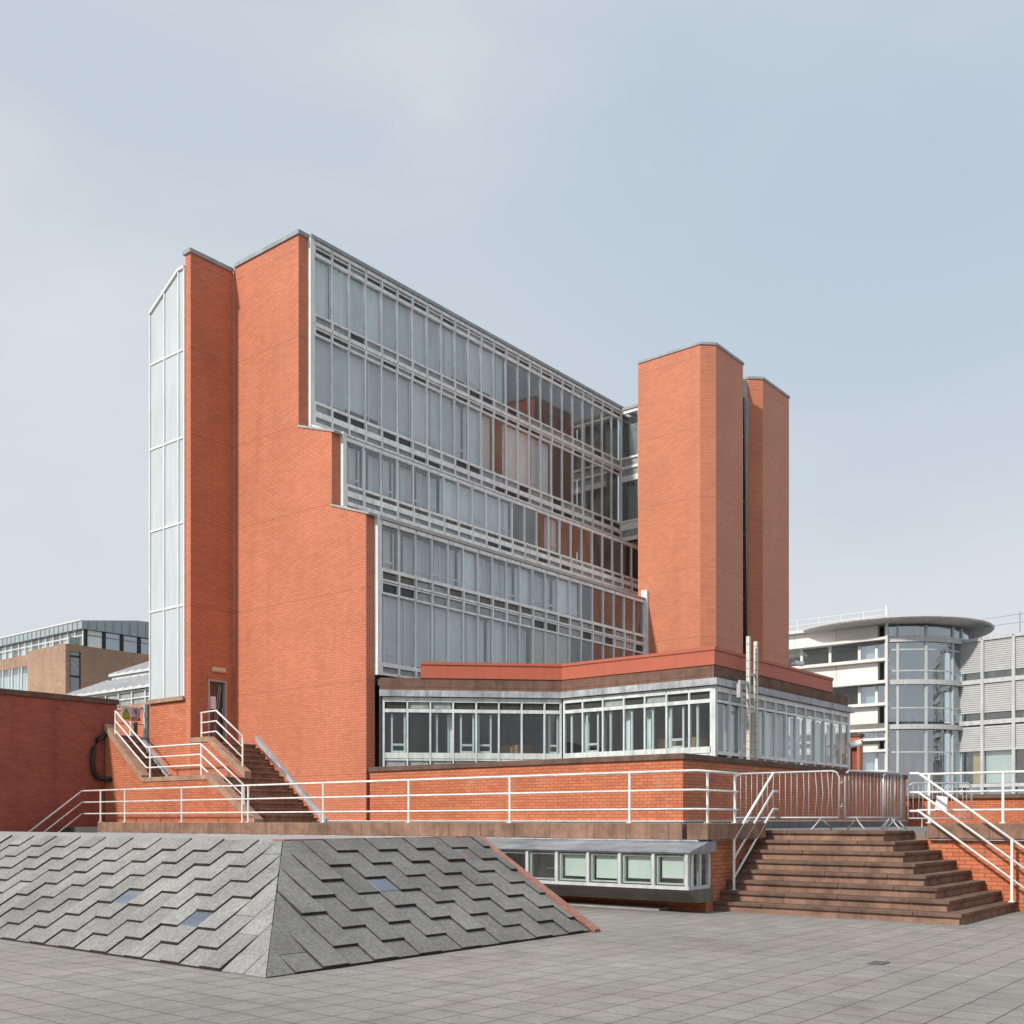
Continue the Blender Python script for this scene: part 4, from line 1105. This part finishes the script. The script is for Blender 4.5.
m = MB(); m.prism([(38.2, 12.2), (38.9, 12.2), (38.9, 13.2), (38.2, 13.2)], TZ + .12, 2.2); m.build('body', 'teal_bin', t, bevel=.04)
m = MB(); m.extr([(38.15, 12.15, 2.205), (38.95, 12.15, 2.205), (38.85, 12.15, 2.33), (38.3, 12.15, 2.30)], (0, 1.1, 0)); m.build('lid', 'teal_bin', t, bevel=.02)
m = MB()
for x in (38.3, 38.75):
    for y in (12.3, 13.05): m.tube([(x, y, TZ + .07), (x, y + .06, TZ + .07)], .07, 8)
m.build('wheel', 'black_plastic', t)

# ------------------------------------------------------------------ left background building
E = thing('brick_block', 'buff brick office block with grey metal roof and strip windows beyond the dark wall', 'building', (45, 82, TZ))
MB().prism([(43.65, 81.2), (44.0, 81.2), (44.0, 81.9), (44.95, 81.9), (44.95, 81.2), (62, 81.2), (62, 87.4), (43.65, 87.4)], 0, 15.3).build('brick_lower', 'brick_buff', E)
MB().box(43.65, 62, 81.2, 87.4, 15.301, 15.84).build('brick_parapet', 'brick_buff', E)
m = MB(); z = 2
while z < 15: m.box(44.01, 44.94, 81.30, 81.36, z, z + 1.5); z += 1.62
m = m.build('slot_window', 'vent_grey', E)
f = MB(); f.box(44.0, 44.08, 81.25, 81.29, 0, 15.3); f.box(44.87, 44.95, 81.25, 81.29, 0, 15.3)
z = 3.5
while z < 15: f.box(44.081, 44.869, 81.26, 81.295, z, z + .14); z += 1.62
f.build('frame', 'sign_black', m)
# top storey
fr1 = frame_at((45.4, 81.6), (1, 0), (0, -1)); fr2 = frame_at((45.4, 81.6), (0, 1), (-1, 0))
m = MB(); m.box(45.6, 61.8, 81.8, 120, 15.0, 17.3); m.build('interior', 'interior', E)
m = MB()
s = 0
for i in range(9):
    MBp = MB(); lbox(MBp, fr1, s, s + .32, -.1, .06, 15.84, 17.28); MBp.build('pier', 'sign_black', E); s += 1.62
for i in range(9):
    w = MB(); lquad(w, fr1, .32 + 1.62 * i, 1.62 * (i + 1), 0, 15.84, 17.25); w = w.build('window', 'glass_blue' if i else 'curtain_pale', E)
    f = MB(); lbox(f, fr1, .33 + 1.62 * i, 1.61 + 1.62 * i, -.03, .04, 16.8, 16.88); f.build('transom', 'alu_dark', w)
for i in range(22):
    w = MB(); lquad(w, fr2, .05 + 1.2 * i, 1.2 * (i + 1) - .05, 0, 15.96, 17.25); w = w.build('window', 'glass_side', E)
    f = MB(); lbox(f, fr2, 1.2 * i - .05, 1.2 * i + .05, -.05, .08, 15.96, 17.28); lbox(f, fr2, 1.2 * i + .051, 1.2 * i + 1.149, -.03, .05, 16.75, 16.83); f.build('frame', 'alu_pale', w)
    if i % 3:
        m = MB(); lquad(m, fr2, .1 + 1.2 * i, 1.2 * (i + 1) - .1, -.15, 16.0, 17.2); m.build('blind', 'curtain_pale', w)
rf = MB(); rf.extr([(45.1, 81.3, 17.28), (61, 81.3, 17.28), (61, 81.3, 18.0), (52.5, 81.3, 18.75), (50.0, 81.3, 18.62), (45.1, 81.3, 17.92)], (0, 40, 0)); ro = rf.build('roof', 'copper_grey', E)
x = 45.6
while x < 53:
    MB().box(x, x + .05, 81.25, 81.298, 17.3, 17.95 + max(0, min(.7, (x - 45.1) * .14))).build('seam', 'alu_dark', ro); x += .75
y = 82
while y < 106:
    MB().box(45.05, 45.098, y, y + .05, 17.3, 17.9).build('seam', 'alu_dark', ro); y += .75
MB().box(45.02, 45.09, 81.3, 121, 17.93, 18.02).build('gutter', 'alu_pale', ro)
MB().box(44.9, 45.39, 87.5, 121, 15.0, 15.95).build('brick_band', 'brick_buff', E)
fr3 = frame_at((44.95, 87.6), (0, 1), (-1, 0))
for i in range(18):
    w = MB(); lquad(w, fr3, .08 + 1.7 * i, 1.7 * (i + 1) - .08, -.02, 12.4, 14.98); w = w.build('window', 'glass_side', E)
    f = MB(); lbox(f, fr3, 1.7 * i - .08, 1.7 * i + .08, -.06, .06, 12.4, 14.99); lbox(f, fr3, 1.7 * i + .5, 1.7 * i + .58, -.05, .04, 12.4, 14.98); f.build('frame', 'white_frame', w)
MB().box(45.15, 45.39, 87.5, 121, 0, 12.4).build('brick_lower', 'brick_buff', E)
MB().box(45.5, 45.7, 87.5, 121, 12.4, 15.0).build('blind', 'curtain_pale', E)

# ------------------------------------------------------------------ camera, light, world
cam = bpy.data.cameras.new('camera'); co = bpy.data.objects.new('camera', cam); COL.objects.link(co)
co.location = (0, 0, 1.65); co.rotation_euler = (R(90), 0, R(38.9 - 90))
cam.sensor_width = 36; cam.sensor_fit = 'HORIZONTAL'; cam.lens = 1060 / 1024 * 36
cam.shift_y = (820.5 - 512) / 1024; cam.clip_end = 2000; cam.clip_start = .1
sc.camera = co

EL = R(37); sx, sy = -1.0, .15
s = bpy.data.lights.new('sun', 'SUN'); s.energy = 4.1; s.angle = R(2.6); s.color = (1.0, .93, .85)
so = bpy.data.objects.new('sun', s); COL.objects.link(so)
dirv = Vector((sx, sy, 0)).normalized() * math.cos(EL) + Vector((0, 0, math.sin(EL)))
so.rotation_euler = (-dirv).to_track_quat('-Z', 'Y').to_euler(); so.location = dirv * 60

w = bpy.data.worlds.new('World'); sc.world = w; w.use_nodes = True
nt = w.node_tree; nt.nodes.clear()
out = nt.nodes.new('ShaderNodeOutputWorld'); bg = nt.nodes.new('ShaderNodeBackground'); bg.inputs[1].default_value = .1
sky = nt.nodes.new('ShaderNodeTexSky'); sky.sky_type = 'NISHITA'; sky.sun_disc = False
sky.sun_elevation = EL; sky.sun_rotation = math.atan2(sx, sy); sky.air_density = 1.5; sky.dust_density = 3
tc = nt.nodes.new('ShaderNodeTexCoord')
mp = nt.nodes.new('ShaderNodeMapping'); mp.inputs['Scale'].default_value = (1, 1, 2.6); mp.inputs['Rotation'].default_value = (.25, .35, .6)
nt.links.new(tc.outputs['Generated'], mp.inputs[0])
nz = nt.nodes.new('ShaderNodeTexNoise'); nz.inputs['Scale'].default_value = 2.1; nz.inputs['Detail'].default_value = 7; nz.inputs['Roughness'].default_value = .48; nz.inputs['Distortion'].default_value = .4
nt.links.new(mp.outputs[0], nz.inputs['Vector'])
cl = mixc(nt, mrange(nt, nz.outputs['Fac'], .36, .64, 0, 1), (6.1, 6.85, 7.65), (7.8, 8.05, 8.45))
sp = nt.nodes.new('ShaderNodeSeparateXYZ'); nt.links.new(tc.outputs['Generated'], sp.inputs[0])
cl = mixc(nt, mrange(nt, sp.outputs[2], 0.02, .5, .9, 0), cl, (7.6, 7.9, 8.4))
dt = N(nt, 'ShaderNodeVectorMath', operation='DOT_PRODUCT'); nt.links.new(tc.outputs['Generated'], dt.inputs[0]); dt.inputs[1].default_value = (.80, .24, .55)
cl = mixc(nt, mrange(nt, dt.outputs['Value'], .93, 1.0, 0, .6), cl, (4.9, 6.0, 7.25))
mx = mixc(nt, .88, sky.outputs[0], cl)
nt.links.new(mx, bg.inputs[0]); nt.links.new(bg.outputs[0], out.inputs[0])

sc.view_settings.view_transform = 'Standard'; sc.view_settings.look = 'None'; sc.view_settings.exposure = 0; sc.view_settings.gamma = 1
sc.cycles.max_bounces = 8; sc.cycles.transparent_max_bounces = 12; sc.cycles.use_denoising = True
for o in bpy.data.objects:
    if '_w' in o: del o['_w']
